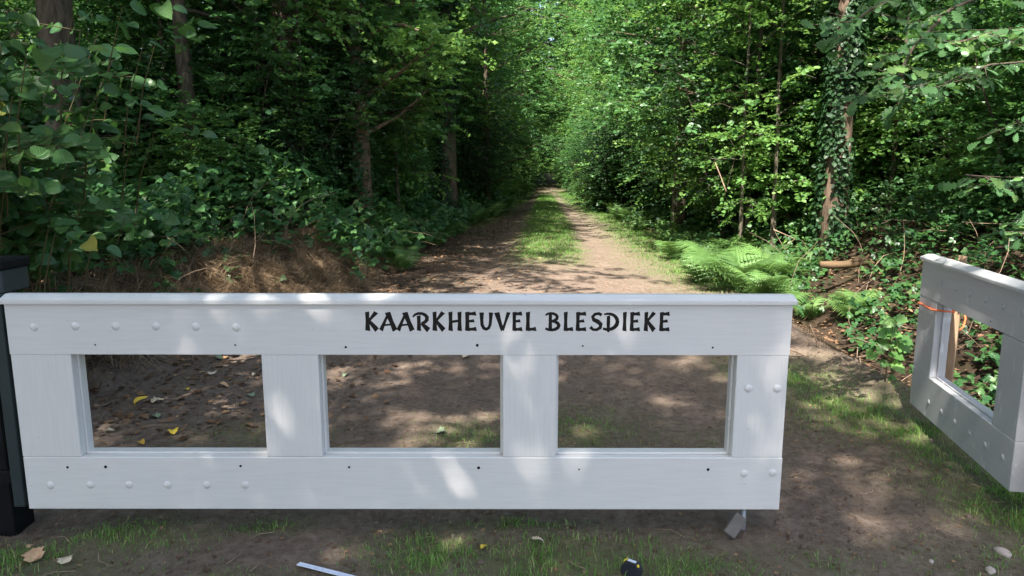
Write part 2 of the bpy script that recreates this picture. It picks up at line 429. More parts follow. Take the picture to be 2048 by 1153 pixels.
def ground_part(name, sel):
    q = quads[sel]; used, inv = np.unique(q, return_inverse=True); q = inv.reshape(-1, 4)
    me = bpy.data.meshes.new(name); me.vertices.add(len(used)); me.vertices.foreach_set('co', VG[used].astype(np.float32).ravel())
    me.loops.add(q.size); me.loops.foreach_set('vertex_index', q.astype(np.int32).ravel())
    me.polygons.add(len(q)); me.polygons.foreach_set('loop_start', (np.arange(len(q)) * 4).astype(np.int32))
    me.polygons.foreach_set('use_smooth', np.ones(len(q), bool))
    for nm, arr in (('bare', barec), ('grassy', gv)):
        a = me.attributes.new(nm, 'FLOAT', 'POINT'); a.data.foreach_set('value', arr[used].astype(np.float32))
    me.materials.append(m_g); me.update(calc_edges=True)
    return tag(link(name, me), kind='structure')
dt = ground_part('dirt_track', fb > .5); tag(dt, 'bare brown earth track running under the gate and into the wood')
ff = ground_part('forest_floor', fb <= .5); tag(ff, 'dark litter covered woodland floor and banks beside the track')

# ------------------------------------------------------------------ gates
def frame_lettering():
    """strokes of each carved capital, in units of the letter height, x then y up"""
    K_ = 1.12
    def st(x0, y0, x1, y1, w0, w1=None, wm=None):
        w1 = w1 if w1 is not None else w0; wm = wm if wm is not None else min(w0, w1) * .8
        w0, w1, wm = w0 * K_, w1 * K_ * .95, wm * K_
        a = np.array([x0, y0]); b = np.array([x1, y1]); d = (b - a) / np.linalg.norm(b - a); n = np.array([-d[1], d[0]])
        m = (a + b) / 2
        return [tuple(a - n * w0 / 2 - d * .02), tuple(m - n * wm / 2), tuple(b - n * w1 / 2 + d * .03), tuple(b + n * w1 / 2 - d * .01), tuple(m + n * wm / 2), tuple(a + n * w0 / 2 + d * .02)]
    def band(pts, w):
        pts = np.array(pts, float); d = np.gradient(pts, axis=0); d /= np.linalg.norm(d, axis=1)[:, None]
        n = np.stack([-d[:, 1], d[:, 0]], 1); w = np.asarray(w)[:, None] / 2 * K_ * .95
        return [tuple(q) for q in np.vstack([pts - n * w, (pts + n * w)[::-1]])]
    def arc(cx, cy, rx, ry, a0, a1, w, k=9):
        t = np.radians(np.linspace(a0, a1, k)); ww = np.interp(np.linspace(0, 1, len(w)), np.linspace(0, 1, len(w)), w)
        return band([(cx + rx * math.cos(q), cy + ry * math.sin(q)) for q in t], np.interp(np.linspace(0, 1, k), np.linspace(0, 1, len(w)), w))
    s = {}
    s['K'] = [st(.11, .0, .11, 1, .23, .2, .17), st(.12, .46, .56, .98, .10, .22, .14), st(.20, .52, .58, .04, .14, .26, .20)]
    s['A'] = [st(.06, .02, .48, .98, .20, .10, .13), st(.42, .98, .78, .02, .26, .26, .20), st(.22, .30, .62, .34, .10, .10, .09)]
    s['R'] = [st(.20, .0, .20, .80, .20, .19, .17), arc(.26, .66, .38, .27, 165, -80, [.08, .14, .15, .20, .19, .12]), st(.34, .40, .70, .04, .14, .28, .20)]
    s['H'] = [st(.10, .0, .10, 1, .23, .22, .17), st(.60, .0, .60, 1, .23, .22, .17), st(.12, .48, .58, .54, .13, .13, .12)]
    s['E'] = [st(.11, .0, .11, 1, .23, .22, .18), st(.10, .90, .58, .92, .17, .22, .14), st(.10, .50, .48, .54, .13, .17, .12), st(.10, .08, .60, .10, .16, .22, .14)]
    s['U'] = [band([(.10, .98), (.10, .60), (.12, .33), (.22, .14), (.36, .09), (.50, .16), (.58, .34), (.61, .62), (.63, .98)], [.25, .18, .18, .18, .17, .16, .16, .17, .24])]
    s['V'] = [st(.08, .98, .38, .03, .26, .17, .19), st(.40, .03, .72, .98, .14, .20, .12)]
    s['L'] = [st(.11, .0, .11, 1, .23, .23, .17), st(.10, .08, .56, .11, .15, .22, .14)]
    s['B'] = [st(.17, .0, .17, .88, .20, .17, .16), arc(.20, .73, .35, .21, 150, -80, [.09, .13, .14, .17, .17, .12]), arc(.22, .29, .42, .24, 88, -140, [.12, .17, .20, .17, .14, .12])]
    s['S'] = [band([(.64, .84), (.50, .93), (.30, .90), (.17, .75), (.24, .60), (.45, .50), (.60, .36), (.58, .18), (.40, .07), (.20, .08), (.06, .22)], [.16, .15, .15, .17, .20, .22, .21, .18, .15, .14, .18])]
    s['D'] = [st(.17, -.06, .17, .80, .12, .18, .18), arc(.14, .50, .54, .42, 115, -120, [.08, .14, .17, .20, .22, .19, .16, .12], 13)]
    s['I'] = [st(.11, .0, .11, 1, .23, .22, .17)]
    return s
STROKES = frame_lettering()

def carved_board(name, x0, x1, y0, y1, z0, z1, mat, parent, words, depth=.0035):
    """Board whose front face (y0) is cut by the letters; returns floor meshes for every letter."""
    pts = [(x0, z0), (x1, z0), (x1, z1), (x0, z1)]
    faces = [[0, 1, 2, 3]]; owner = [-1]
    for li, (lx, lz, H, W, ch) in enumerate(words):
        for poly in STROKES[ch]:
            base = len(pts)
            wid = max(q[0] for P_ in STROKES[ch] for q in P_)
            pts += [(lx + q[0] / wid * W, lz + q[1] * H) for q in poly]
            faces.append(list(range(base, len(pts)))); owner.append(li)
    v, e, f, ov, oe, of = delaunay_2d_cdt([Vector(p_) for p_ in pts], [], faces, 1, 1e-7)
    top = bmesh.new(); tv = {}
    letters = [bmesh.new() for _ in words]; lv = [dict() for _ in words]
    face_owner = []
    for fi, poly in enumerate(f):
        own = [owner[k] for k in of[fi] if owner[k] >= 0]
        face_owner.append(own[0] if own else -1)
    edge_use = {}
    for fi, poly in enumerate(f):
        o_ = face_owner[fi]
        if o_ < 0:
            vs = []
            for i in poly:
                if i not in tv: tv[i] = top.verts.new((v[i].x, y0, v[i].y))
                vs.append(tv[i])
            try: top.faces.new(vs)
            except ValueError: pass
        else:
            vs = []
            for i in poly:
                if i not in lv[o_]: lv[o_][i] = letters[o_].verts.new((v[i].x, y0 + depth, v[i].y))
                vs.append(lv[o_][i])
            try: letters[o_].faces.new(vs)
            except ValueError: pass
        for a, b in zip(poly, list(poly[1:]) + [poly[0]]):
            edge_use.setdefault((min(a, b), max(a, b)), []).append(fi)
    for (a, b), fl in edge_use.items():
        os_ = {face_owner[k] for k in fl}
        for o_ in os_:
            if o_ >= 0 and len(os_) > 1:
                bmv = letters[o_]
                ta = bmv.verts.new((v[a].x, y0 + .0004, v[a].y)); tb = bmv.verts.new((v[b].x, y0 + .0004, v[b].y))
                bmv.faces.new([lv[o_][a], lv[o_][b], tb, ta])
    for q in letters: bmesh.ops.remove_doubles(q, verts=q.verts, dist=2e-4)
    # sides and back of the board
    c = [top.verts.new(q) for q in ((x0, y0, z0), (x1, y0, z0), (x1, y0, z1), (x0, y0, z1), (x0, y1, z0), (x1, y1, z0), (x1, y1, z1), (x0, y1, z1))]
    for q in ((0, 1, 5, 4), (1, 2, 6, 5), (2, 3, 7, 6), (3, 0, 4, 7), (4, 5, 6, 7)): top.faces.new([c[k] for k in q])
    bmesh.ops.remove_doubles(top, verts=top.verts, dist=1e-6)
    bm_obj(name, top, mat, parent)
    for k, (lx, lz, H, W, ch) in enumerate(words): bm_obj('letter', letters[k], M['letter'], parent)

def dome_mesh(r=.0145, h=.0048, mat=None):
    bm = bmesh.new(); rings = [(1.28, .0), (1.2, .0012), (1.0, .0012), (.93, .45), (.72, .75), (.4, .95)]
    prev = None; n = 14
    for rr, hh_ in rings:
        yv = -hh_ * h if hh_ > .01 else -hh_
        cur = [bm.verts.new((r * rr * math.cos(a / n * 2 * math.pi), yv, r * rr * math.sin(a / n * 2 * math.pi))) for a in range(n)]
        if prev:
            for i in range(n): bm.faces.new([prev[i], prev[(i + 1) % n], cur[(i + 1) % n], cur[i]])
        prev = cur
    bm.faces.new(prev)
    bmesh.ops.recalc_face_normals(bm, faces=bm.faces)
    me = bpy.data.meshes.new('bolt_cap'); bm.to_mesh(me); bm.free(); me.materials.append(mat)
    for p_ in me.polygons: p_.use_smooth = True
    return me
def hole_mesh():
    bm = bmesh.new(); n = 10; rad = [1 + .25 * random.random() for _ in range(n)]
    outer = [bm.verts.new((.0052 * rad[a] * math.cos(a / n * 2 * math.pi), -.0006, .0052 * rad[a] * math.sin(a / n * 2 * math.pi))) for a in range(n)]
    inner = [bm.verts.new((q.co.x * .4, -.0012, q.co.z * .4)) for q in outer]
    for i in range(n): bm.faces.new([outer[i], outer[(i + 1) % n], inner[(i + 1) % n], inner[i]])
    bm.faces.new(inner)
    me = bpy.data.meshes.new('screw_hole'); bm.to_mesh(me); bm.free(); me.materials.append(M['hole']); return me
HOLE = hole_mesh()

def build_gate(root, L, zb, z1, z2, zt, opens, bolts, holes, mh, mv, words=None, T=.09):
    """local x along the gate, front face y=0 facing -y"""
    if words: carved_board('top_rail', 0, L, 0, T, z2, zt, mh, root, words)
    else: bm_obj('top_rail', box_bm(0, L, 0, T, z2, zt, .0025), mh, root)
    bm_obj('bottom_rail', box_bm(.002, L + .001, .0, T, zb, z1, .003), mh, root)
    xs_ = [0.001] + [q for o_ in opens for q in o_] + [L - .002]
    for i in range(0, len(xs_), 2):
        bm_obj('stile', box_bm(xs_[i], xs_[i + 1], .0012, T - .001, z1 + .0012, z2 - .0012, .0025), mv, root)
    for a, b in opens:      # narrow glazing beads lining each opening at the back half of the reveal
        bd = .011
        bm_obj('bead', box_bm(a + .0005, a + bd, .040, T - .006, z1 + .001, z2 - .001, .0015), mv, root)
        bm_obj('bead', box_bm(b - bd, b - .0005, .040, T - .006, z1 + .001, z2 - .001, .0015), mv, root)
        bm_obj('sill_bead', box_bm(a + bd, b - bd, .036, T - .004, z1 + .001, z1 + bd, .0015), mh, root)
        bm_obj('head_bead', box_bm(a + bd, b - bd, .040, T - .006, z2 - bd, z2 - .001, .0015), mh, root)
    # weathering cap with bevelled top
    ov, e = .016, .014
    prof = [(-ov, zt + .0005), (-ov, zt + .019), (.030, zt + .038), (T - .030, zt + .038), (T + ov, zt + .019), (T + ov, zt + .0005)]
    bm = bmesh.new()
    A_ = [bm.verts.new((-e, y_, z_)) for y_, z_ in prof]; B_ = [bm.verts.new((L + e, y_, z_)) for y_, z_ in prof]
    for i in range(6): bm.faces.new([A_[i], A_[(i + 1) % 6], B_[(i + 1) % 6], B_[i]])
    bm.faces.new(A_[::-1]); bm.faces.new(B_)
    bmesh.ops.recalc_face_normals(bm, faces=bm.faces)
    bmesh.ops.bevel(bm, geom=bm.edges[:], offset=.0022, segments=2, affect='EDGES')
    bm_obj('cap_board', bm, mh, root)
    dm = dome_mesh(mat=mv)
    for (bx, bz) in bolts: link('bolt_cap', dm, root, (bx, 0, bz))
    for k, (bx, bz) in enumerate(holes):
        o = link('screw_hole', HOLE, root, (bx, 0, bz)); s_ = .7 + .6 * random.random(); o.scale = (s_, 1, s_); o.rotation_euler = (0, k * 1.3, 0)

GX, GY = -2.184, 3.0
def g(px, py):
    q = at(px, py, GY); return (q.x - GX, q.z)
gz = lambda py: at(1024, py, GY).z
ZB, Z1, Z2, ZT = gz(1018.5), gz(914.5), gz(709), gz(608)
GL = 3.39
gate = thing('white_gate', 'long closed white timber gate with three openings and KAARKHEUVEL BLESDIEKE carved in black', 'gate', (GX, GY, 0))
gate.rotation_euler = (0, R(.07), 0)
opens = [(g(151, 810)[0], g(527.5, 810)[0]), (g(640, 810)[0], g(1005, 810)[0]), (g(1112, 810)[0], g(1469, 810)[0])]
bolts = [g(*q) for q in ((68, 655), (150, 653), (231, 653), (311, 653), (391, 654), (472, 655), (101, 971), (181, 970), (258, 970), (335, 970), (413, 970), (490, 970), (1497, 776), (1554, 776), (1488, 946), (1545, 945))]
holes = [g(*q) for q in ((190, 690), (470, 690), (691, 694), (954, 690), (1165, 691), (1425, 694), (135, 935), (211, 934), (481, 932), (698, 934), (957, 935), (1158, 938), (1416, 938))]
words = []
for ch, a, b in (('K', 95, 175), ('A', 183, 290), ('A', 290, 397), ('R', 403, 495), ('K', 512, 590), ('H', 612, 692), ('E', 714, 785), ('U', 805, 887), ('V', 900, 995), ('E', 1007, 1070), ('L', 1090, 1157),
                 ('B', 1222, 1307), ('L', 1325, 1387), ('E', 1400, 1468), ('S', 1482, 1568), ('D', 1582, 1672), ('I', 1690, 1718), ('E', 1735, 1803), ('K', 1822, 1900), ('E', 1918, 1987)):
    u0, zb_ = g(700 + a / 3.103, 590 + 221 / 3.103); u1, zt_ = g(700 + b / 3.103, 590 + 104 / 3.103)
    words.append((u0, zb_, zt_ - zb_, u1 - u0, ch))
build_gate(gate, GL, ZB, Z1, Z2, ZT, opens, bolts, holes, M['paint_h'], M['paint_v'], words)
# dark steel hinge stile and straps on the left end
bm_obj('hinge_stile', box_bm(-.072, -.022, .01, .075, ZB + .004, ZT + .03, .003), M['darksteel'], gate)
for zz in (ZB + .12, ZT - .12): bm_obj('hinge_strap', box_bm(-.022, .0, .03, .06, zz - .03, zz + .03, .002), M['black'], gate)
# drop bolt below the right end
dbx = g(1494, 1030)[0]
acc = Acc(); acc.tube([(dbx, .05, ZB + .001), (dbx, .05, hz(GX + dbx, GY + .05) - .05)], .013, 14)
link('drop_bolt', acc.mesh('drop_bolt', M['galv'], True), gate)
# post
post = thing('gate_post', 'black square gate post at the hinge end of the long white gate, left edge', 'post', (-2.33, 3.19, 0))
bm_obj('shaft', box_bm(-.12, .005, -.10, .04, -.25, 1.09, .004), M['black'], post)
bm_obj('post_head', box_bm(-.125, .085, -.10, .08, 1.09, 1.195, .006), M['darksteel'], post)
bm_obj('post_cap', box_bm(-.135, .095, -.11, .09, 1.195, 1.24, .008), M['black'], post)
for zz in (ZB + .12, ZT - .12): bm_obj('hinge_bracket', box_bm(-.02, .07, -.125, -.1, zz - .03, zz + .03, .003), M['black'], post)

# right gate, swung open
FA = Vector((2.61, 4.48)); NE = Vector((2.365, 3.175))
dirv = (NE - FA).normalized(); GL2 = (NE - FA).length
nrm = Vector((dirv.y, -dirv.x))          # pointing left (-x) side
if nrm.x > 0: nrm = -nrm
def g2(px, py):
    d = ray(px, py); o_ = Vector((0, 0, CAM_H))
    t = (FA - Vector((0, 0))).dot(nrm) / Vector((d.x, d.y)).dot(nrm)
    q = o_ + d * t; return ((Vector((q.x, q.y)) - FA).dot(dirv), q.z)
zo = lambda x_, y_: (1800 + x_ / 2.218, 480 + y_ / 2.218)
gate2 = thing('open_white_gate', 'short white gate leaf swung open at the right edge, one opening, tied with orange rope', 'gate', (FA.x, FA.y, 0), math.atan2(dirv.y, dirv.x))
o2 = (g2(*zo(145, 450))[0], g2(*zo(430, 620))[0])
b2 = [g2(*zo(*q)) for q in ((185, 190), (247, 217), (310, 242), (380, 268), (458, 297), (541, 328), (127, 721), (183, 763), (242, 809), (307, 857), (377, 911), (455, 966))]
h2 = [g2(*zo(*q)) for q in ((402, 362), (134, 598), (250, 410))]
0 and print('gate2', GL2, o2, g2(*zo(88, 262)), g2(*zo(550, 470)), g2(*zo(55, 595)), g2(*zo(515, 900)), g2(*zo(95, 100)), g2(*zo(485, 1112)), ZB, Z1, Z2, ZT)
build_gate(gate2, GL2, ZB, Z1, Z2, ZT, [o2], b2, h2[:1], M['paint_shaded_h'], M['paint_shaded_v'])
post2 = thing('gate_post', 'black square post that carries the short open gate, outside the right edge', 'post', (NE.x + .09, NE.y - .17, 0))
bm_obj('shaft', box_bm(-.0, .2, -.10, .10, -.25, 1.17, .006), M['black'], post2)
bm_obj('post_cap', box_bm(-.015, .215, -.115, .115, 1.17, 1.235, .01), M['darksteel'], post2)
# stake behind the open gate and the orange rope that ties them
def g2b(px, py, off):
    d = ray(px, py); FB = FA - nrm * off
    t = FB.dot(nrm) / Vector((d.x, d.y)).dot(nrm); return Vector((0, 0, CAM_H)) + d * t
s_top = g2b(1926, 512, .16); s_low = g2b(1897, 760, .14)
s_bot = s_low + (s_low - s_top) * .9
axis_ = (s_top - s_bot)
stake = thing('wooden_stake', 'rough brown wooden stake standing behind the open white gate', 'stake', tuple(s_bot))
bm = box_bm(-.021, .021, -.016, .016, 0, axis_.length, .003)
o = bm_obj('shaft', bm, M['stake'], stake); o.rotation_euler = axis_.to_track_quat('Z', 'Y').to_euler()
rz_ = g2(*zo(130, 303))[1]
def lg(u, y, z):   # local gate2 -> world
    q = FA + dirv * u - nrm * y; return (q.x, q.y, z)
s_at = s_bot + axis_ * ((rz_ - s_bot.z) / axis_.z)
acc = Acc()
loop = [lg(-.006, .05, rz_), lg(-.008, -.004, rz_), lg(.06, -.008, rz_ + .004), lg(o2[0] - .03, -.007, rz_ + .002), lg(o2[0] + .01, .0, rz_ + .008), lg(o2[0] + .012, .05, rz_ + .004), lg(o2[0] + .006, .10, rz_), tuple(s_at + Vector((-.03, .0, .0))), tuple(s_at + Vector((0, -.03, .005))), tuple(s_at + Vector((.03, 0, .0))), tuple(s_at + Vector((.0, .03, 0))), lg(.05, .1, rz_ - .01), lg(-.006, .096, rz_), lg(-.006, .05, rz_)]
acc.tube(loop, .0055, 7)
hang = [tuple(s_at + Vector((.028, -.02, 0))), tuple(s_at + Vector((.04, -.03, -.05))), tuple(s_at + Vector((.035, -.03, -.10))), tuple(s_at + Vector((.012, -.03, -.125)))]
acc.tube(hang, .0055, 7)
tag(link('orange_rope', acc.mesh('orange_rope', M['rope'], True)), 'orange rope tied round the open gate stile and the stake', 'rope')

# ------------------------------------------------------------------ leaf templates (y forward from the stalk, z up)
def strip_leaf(ws, ts, fold=.25, droop=.15):
    V = []; F = []
    for t, w in zip(ts, ws):
        z = -droop * t * t
        V += [(-w / 2, t, z + fold * w / 2), (0, t, z), (w / 2, t, z + fold * w / 2)]
    for i in range(len(ts) - 1):
        a = i * 3
        for k in (0, 1): F += [(a + k, a + k + 1, a + k + 4), (a + k, a + k + 4, a + k + 3)]
    return np.array(V), np.array(F)
KITE = (np.array([(0, 0, 0), (.42, .48, .06), (0, 1, -.08), (-.42, .48, .06)]), np.array([(0, 1, 2), (0, 2, 3)]))
HEX = (np.array([(0, 0, 0), (.34, .26, .06), (.33, .66, .04), (0, 1, -.1), (-.33, .66, .04), (-.34, .26, .06)]), np.array([(0, 1, 2), (0, 2, 3), (0, 3, 4), (0, 4, 5)]))
OVATE = strip_leaf([.02, .42, .64, .74, .72, .60, .40, .16, .0], [0, .06, .18, .34, .52, .70, .85, .95, 1.03], .22, .22)
OAKL = strip_leaf([.02, .10, .22, .15, .40, .24, .58, .36, .64, .40, .50, .34, .0], [0, .1, .2, .27, .38, .46, .57, .65, .75, .83, .9, .97, 1.0], .15, .18)
MAPLE = strip_leaf([.03, .5, .95, .70, 1.05, .60, .72, .3, .0], [0, -.03, .12, .28, .45, .58, .70, .84, 1.0], .1, .15)
def nz(v): return v / (np.linalg.norm(v, axis=-1, keepdims=True) + 1e-9)
LIGHT = np.array([-.1, -.75, .8])
def leaf_frames(D, up_j=.45, up=None):
    n = len(D); U = np.tile(np.array([0, 0, 1.]), (n, 1)) if up is None else up
    U = U + rng.normal(0, up_j, (n, 3)); D = nz(D); X = nz(np.cross(D, U)); Z = np.cross(X, D)
    return X, D, Z

# ------------------------------------------------------------------ tree builders
def add_sprays(acc, P, D, L, m, size, tmpl, mat=0, jit=.4, droop=.25, twig=None):
    """P,D (n,3): sprays; m leaves alternate along each twig"""
    n = len(P); D = nz(D)
    side = nz(np.cross(D, np.array([0, 0, 1.])) + rng.normal(0, .12, (n, 3)))
    t = (np.arange(m) + .5) / m
    pos = P[:, None] + D[:, None] * (L[:, None] * t)[:, :, None]
    pos[:, :, 2] -= droop * L[:, None] * t ** 2
    sg = np.where(np.arange(m) % 2 == 0, 1, -1)[None, :, None]
    ld = D[:, None] * .55 + side[:, None] * sg + rng.normal(0, .25, (n, m, 3))
    pos = pos + side[:, None] * sg * rng.random((n, m, 1)) * L[:, None, None] * .22 * (1 - t)[None, :, None]
    tb = np.clip(np.repeat(rng.random(n), m) * .5 + rng.random(n * m) * .5, 0, 1)
    X, Y, Z = leaf_frames(ld.reshape(-1, 3), jit)
    acc.inst(tmpl[0], tmpl[1], pos.reshape(-1, 3), X, Y, Z, size * rng.uniform(.65, 1.25, n * m), mat, tb)

def curve_pts(p0, d, L, n=6, up=.0, wob=.12):
    p = np.array(p0, float); d = np.array(d, float); d /= np.linalg.norm(d); out = [p.copy()]
    for i in range(n):
        d = d + rng.normal(0, wob, 3) + np.array([0, 0, up]); d /= np.linalg.norm(d); p = p + d * L / n; out.append(p.copy())
    return np.array(out)

def make_tree(name, label, H, r0, z0, crown_r, nlimb, nspray, leaf, size, mat, barkm, lean=0, m=16, ivy=0, low_sparse=0):
    root = thing(name, label, 'tree')
    tr = Acc(); cr = Acc()
    n = 12; zz = np.linspace(-.4, H, n)
    wob = np.cumsum(rng.normal(0, .05 + lean * .02, (n, 2)), 0) * np.linspace(0, 1, n)[:, None] * (.35 if ivy else 1.2)
    tp = np.stack([wob[:, 0] + lean * zz * .05, wob[:, 1], zz], 1)
    rad = r0 * (1 - .82 * np.clip(zz / H, 0, 1)) * np.where(zz < .5, 1.35, 1) ; rad[0] = r0 * 1.6
    tr.tube(tp, rad, 12)
    P = []; D = []
    for k in range(nlimb):
        f = (k + random.random()) / nlimb; z = z0 + (H - z0) * f * .97
        c = np.array([np.interp(z, zz, tp[:, 0]), np.interp(z, zz, tp[:, 1]), z])
        a = k * 2.4 + random.random() * .8; Lb = crown_r * (1 - .55 * abs(f - .35) - .35 * f) * random.uniform(.75, 1.15)
        el = .15 + .6 * f
        lp = curve_pts(c, (math.cos(a), math.sin(a), el), Lb, 6, .0 if f < .3 else .04)
        rr = max(.012, r0 * .30 * (1 - .6 * f))
        tr.tube(lp, np.linspace(rr, .008, 7), 5, cap=False)
        ns = int(nspray / nlimb); t = rng.random(ns) ** .7
        base = np.stack([np.interp(t, np.linspace(0, 1, 7), lp[:, i]) for i in range(3)], 1)
        sd = rng.normal(0, 1, (ns, 3)) * np.array([1, 1, .35]); sd = nz(sd) + nz(lp[-1] - lp[0])[None] * .6
        off = rng.random(ns) ** .8 * Lb * .45
        b2_ = base + nz(sd) * off[:, None] + np.array([0, 0, -.1]) * off[:, None]
        sel = rng.random(ns) < .22
        for q0, q1 in zip(base[sel][:10], b2_[sel][:10]): tr.tube([q0, (q0 + q1) / 2 + (0, 0, .04), q1], [.007, .005, .003], 3, cap=False)
        P.append(b2_); D.append(sd)
    P = np.vstack(P); D = np.vstack(D)
    # leave irregular gaps in the crown
    gap = vnoise(P[:, 0] * .8 + P[:, 2] * .5 + 9, P[:, 1] * .8 - P[:, 2] * .6, hash(name) % 97 if False else len(label))
    keep = gap > .30; P = P[keep]; D = D[keep]
    add_sprays(cr, P, D, rng.uniform(.25, .6, len(P)), m, size, leaf, jit=.7)
    link('trunk', tr.mesh(name + '_trunk', barkm, True), root)
    link('crown', cr.mesh(name + '_crown', mat), root)
    if ivy:
        iv = Acc(); k = ivy; z = rng.random(k) ** .85 * 7.5; a = rng.random(k) * 6.283
        patch = vnoise(a * 1.3, z * .9, 77) > .30; z = z[patch]; a = a[patch]
        rr = np.interp(z, zz, rad) + rng.random(len(z)) * .10 + .01
        cx = np.interp(z, zz, tp[:, 0]); cy = np.interp(z, zz, tp[:, 1])
        O = np.stack([np.cos(a), np.sin(a), np.zeros_like(a)], 1)
        Pv = np.stack([cx, cy, z], 1) + O * rr[:, None]
        Dv = O * .5 + rng.normal(0, .5, (len(a), 3)) + np.array([0, 0, -.7])
        X, Y, Z = leaf_frames(Dv, .25, up=O + np.array([0, 0, .5]))
        iv.inst(HEX[0], HEX[1], Pv, X, Y, Z, rng.uniform(.05, .10, len(a)))
        link('ivy', iv.mesh('ivy', M['leaf_dark']), root)
    return root

def make_bush(name, label, cat, H, W, nstem, nspray, leaf, size, mat, m=12, low=.05, twigm=None):
    root = thing(name, label, cat); tr = Acc(); cr = Acc(); P = []; D = []
    for k in range(nstem):
        a = k * 2.4 + random.random(); 
        lp = curve_pts((rng.normal(0, .12), rng.normal(0, .12), -.1), (math.cos(a) * .35 * W / H * 1.6, math.sin(a) * .35 * W / H * 1.6, 1), H * random.uniform(.7, 1.05), 8, .02, .1)
        tr.tube(lp, np.linspace(.006 + .004 * H, .004, 9), 5, cap=False)
        ns = nspray // nstem; t = low + (1 - low) * rng.random(ns) ** .8
        base = np.stack([np.interp(t, np.linspace(0, 1, 9), lp[:, i]) for i in range(3)], 1)
        az = rng.random(ns) * 6.283; sd = np.stack([np.cos(az), np.sin(az), rng.normal(.15, .3, ns)], 1)
        off = rng.random(ns) * W * .42 * (1.15 - .6 * t)
        q = base + sd * off[:, None]
        for j in range(0, min(ns, 14)): tr.tube([base[j], q[j] + sd[j] * .2], [.006, .002], 3, cap=False)
        P.append(q); D.append(sd)
    P = np.vstack(P); D = np.vstack(D)
    keep = vnoise(P[:, 0] * 1.5 + P[:, 2], P[:, 1] * 1.5 - P[:, 2] * .8, len(label)) > .28
    P = P[keep]; D = D[keep]; P[:, 2] = np.maximum(P[:, 2], .08)
    add_sprays(cr, P, D, rng.uniform(.2, .45, len(P)), m, size, leaf, jit=.6)
    link('stems', tr.mesh(name + '_stems', twigm or M['bark'], True), root)
    link('foliage', cr.mesh(name + '_foliage', mat), root)
    return root

proto = {}
proto['A'] = make_tree('broadleaf_tree', 'x', 15, .20, 3.0, 3.6, 36, 1700, HEX, .125, M['leaf_mid'], M['bark'], m=11)
proto['B'] = make_tree('broadleaf_tree', 'xx', 13, .14, 1.0, 3.0, 40, 1800, HEX, .115, M['leaf_light'], M['bark'], m=11)
proto['Cc'] = make_tree('broadleaf_tree', 'xxx', 17, .22, 2.0, 4.0, 38, 1900, HEX, .125, M['leaf_mid'], M['bark_red'], m=11)
proto['K'] = make_tree('broadleaf_tree', 'xxxxx', 16, .22, 5.5, 4.6, 34, 1500, HEX, .14, M['leaf_mid'], M['bark'], m=11)
proto['P'] = make_tree('young_tree', 'xxxxxx', 9, .042, 1.3, 1.3, 22, 420, HEX, .09, M['leaf_light'], M['bark_grey'], m=11)
proto['S'] = make_bush('sapling', 'x', 'sapling', 4.2, 2.6, 6, 900, HEX, .085, M['leaf_mid'])
proto['T'] = make_bush('sapling', 'xx', 'sapling', 3.2, 2.4, 7, 900, HEX, .075, M['leaf_light'])
proto['U'] = make_bush('sapling', 'xxx', 'sapling', 6.0, 3.0, 6, 1300, HEX, .09, M['leaf_mid'])
proto['H'] = make_bush('holly_bush', 'xxxx', 'bush', 3.6, 2.8, 7, 1500, HEX, .06, M['leaf_dark'], m=12)
used = {k: False for k in proto}
def place(k, x, y, rot=None, s=1.0, label=None, group=None, name=None):
    z = hz(x, y) if abs(x) < 500 else 0
    rot = random.random() * 6.28 if rot is None else rot
    if not used[k]:
        used[k] = True; r = proto[k]; r.location = (x, y, z); r.rotation_euler = (0, 0, rot); r.scale = (s, s, s * random.uniform(.95, 1.08))
        if label: r['label'] = label
        if group: r['group'] = group
        return r
    return copy_tree(proto[k], (x, y, z), rot, (s, s, s * random.uniform(.92, 1.1)), label, group)

# named individual trees
t1 = make_tree('ivy_clad_tree', 'reddish brown trunk with ivy right of the track, standing behind the fallen log', 15, .20, 4.2, 3.2, 24, 1000, KITE, .10, M['leaf_mid'], M['bark_red'], ivy=11000)
t1.location = (5.05, 11.2, hz(5.05, 11.2) - .1)
t2 = make_tree('leafy_tree', 'brown trunk wrapped in honeysuckle and leaves left of the track above the dead grass', 13, .19, 1.6, 2.4, 30, 1300, KITE, .095, M['leaf_light'], M['bark_red'], ivy=5000)
t2.location = (-2.75, 13.2, hz(-2.75, 13.2) - .1)
t3 = make_tree('ivy_clad_tree', 'thick dark ivy covered trunk at the left edge of the track', 16, .27, 4.5, 3.0, 24, 1000, KITE, .10, M['leaf_mid'], M['bark'], ivy=9000)
t3.location = (-1.75, 19.5, hz(-1.75, 19.5) - .1)
place('K', -4.95, 11.2, 1.0, .62, 'slender dark trunk in the shade behind the big leaved shrub', 'woodland trees left of the track')
place('B', -7.4, 14, 2.0, 1.0, 'leafy tree glimpsed left of the slender dark trunk', 'woodland trees left of the track')
place('B', -.9, 26, .4, .9, 'light green tree overhanging the left of the track beyond the ivy covered trunk', 'woodland trees left of the track')
place('A', 4.1, 17.5, 1.4, .8, 'tree with thin trunk at the right side of the track behind the ferns', 'woodland trees right of the track')
place('B', 5.6, 16, 1.9, .85, 'pale leaved tree between the ferns and the ivy clad trunk', 'woodland trees right of the track')

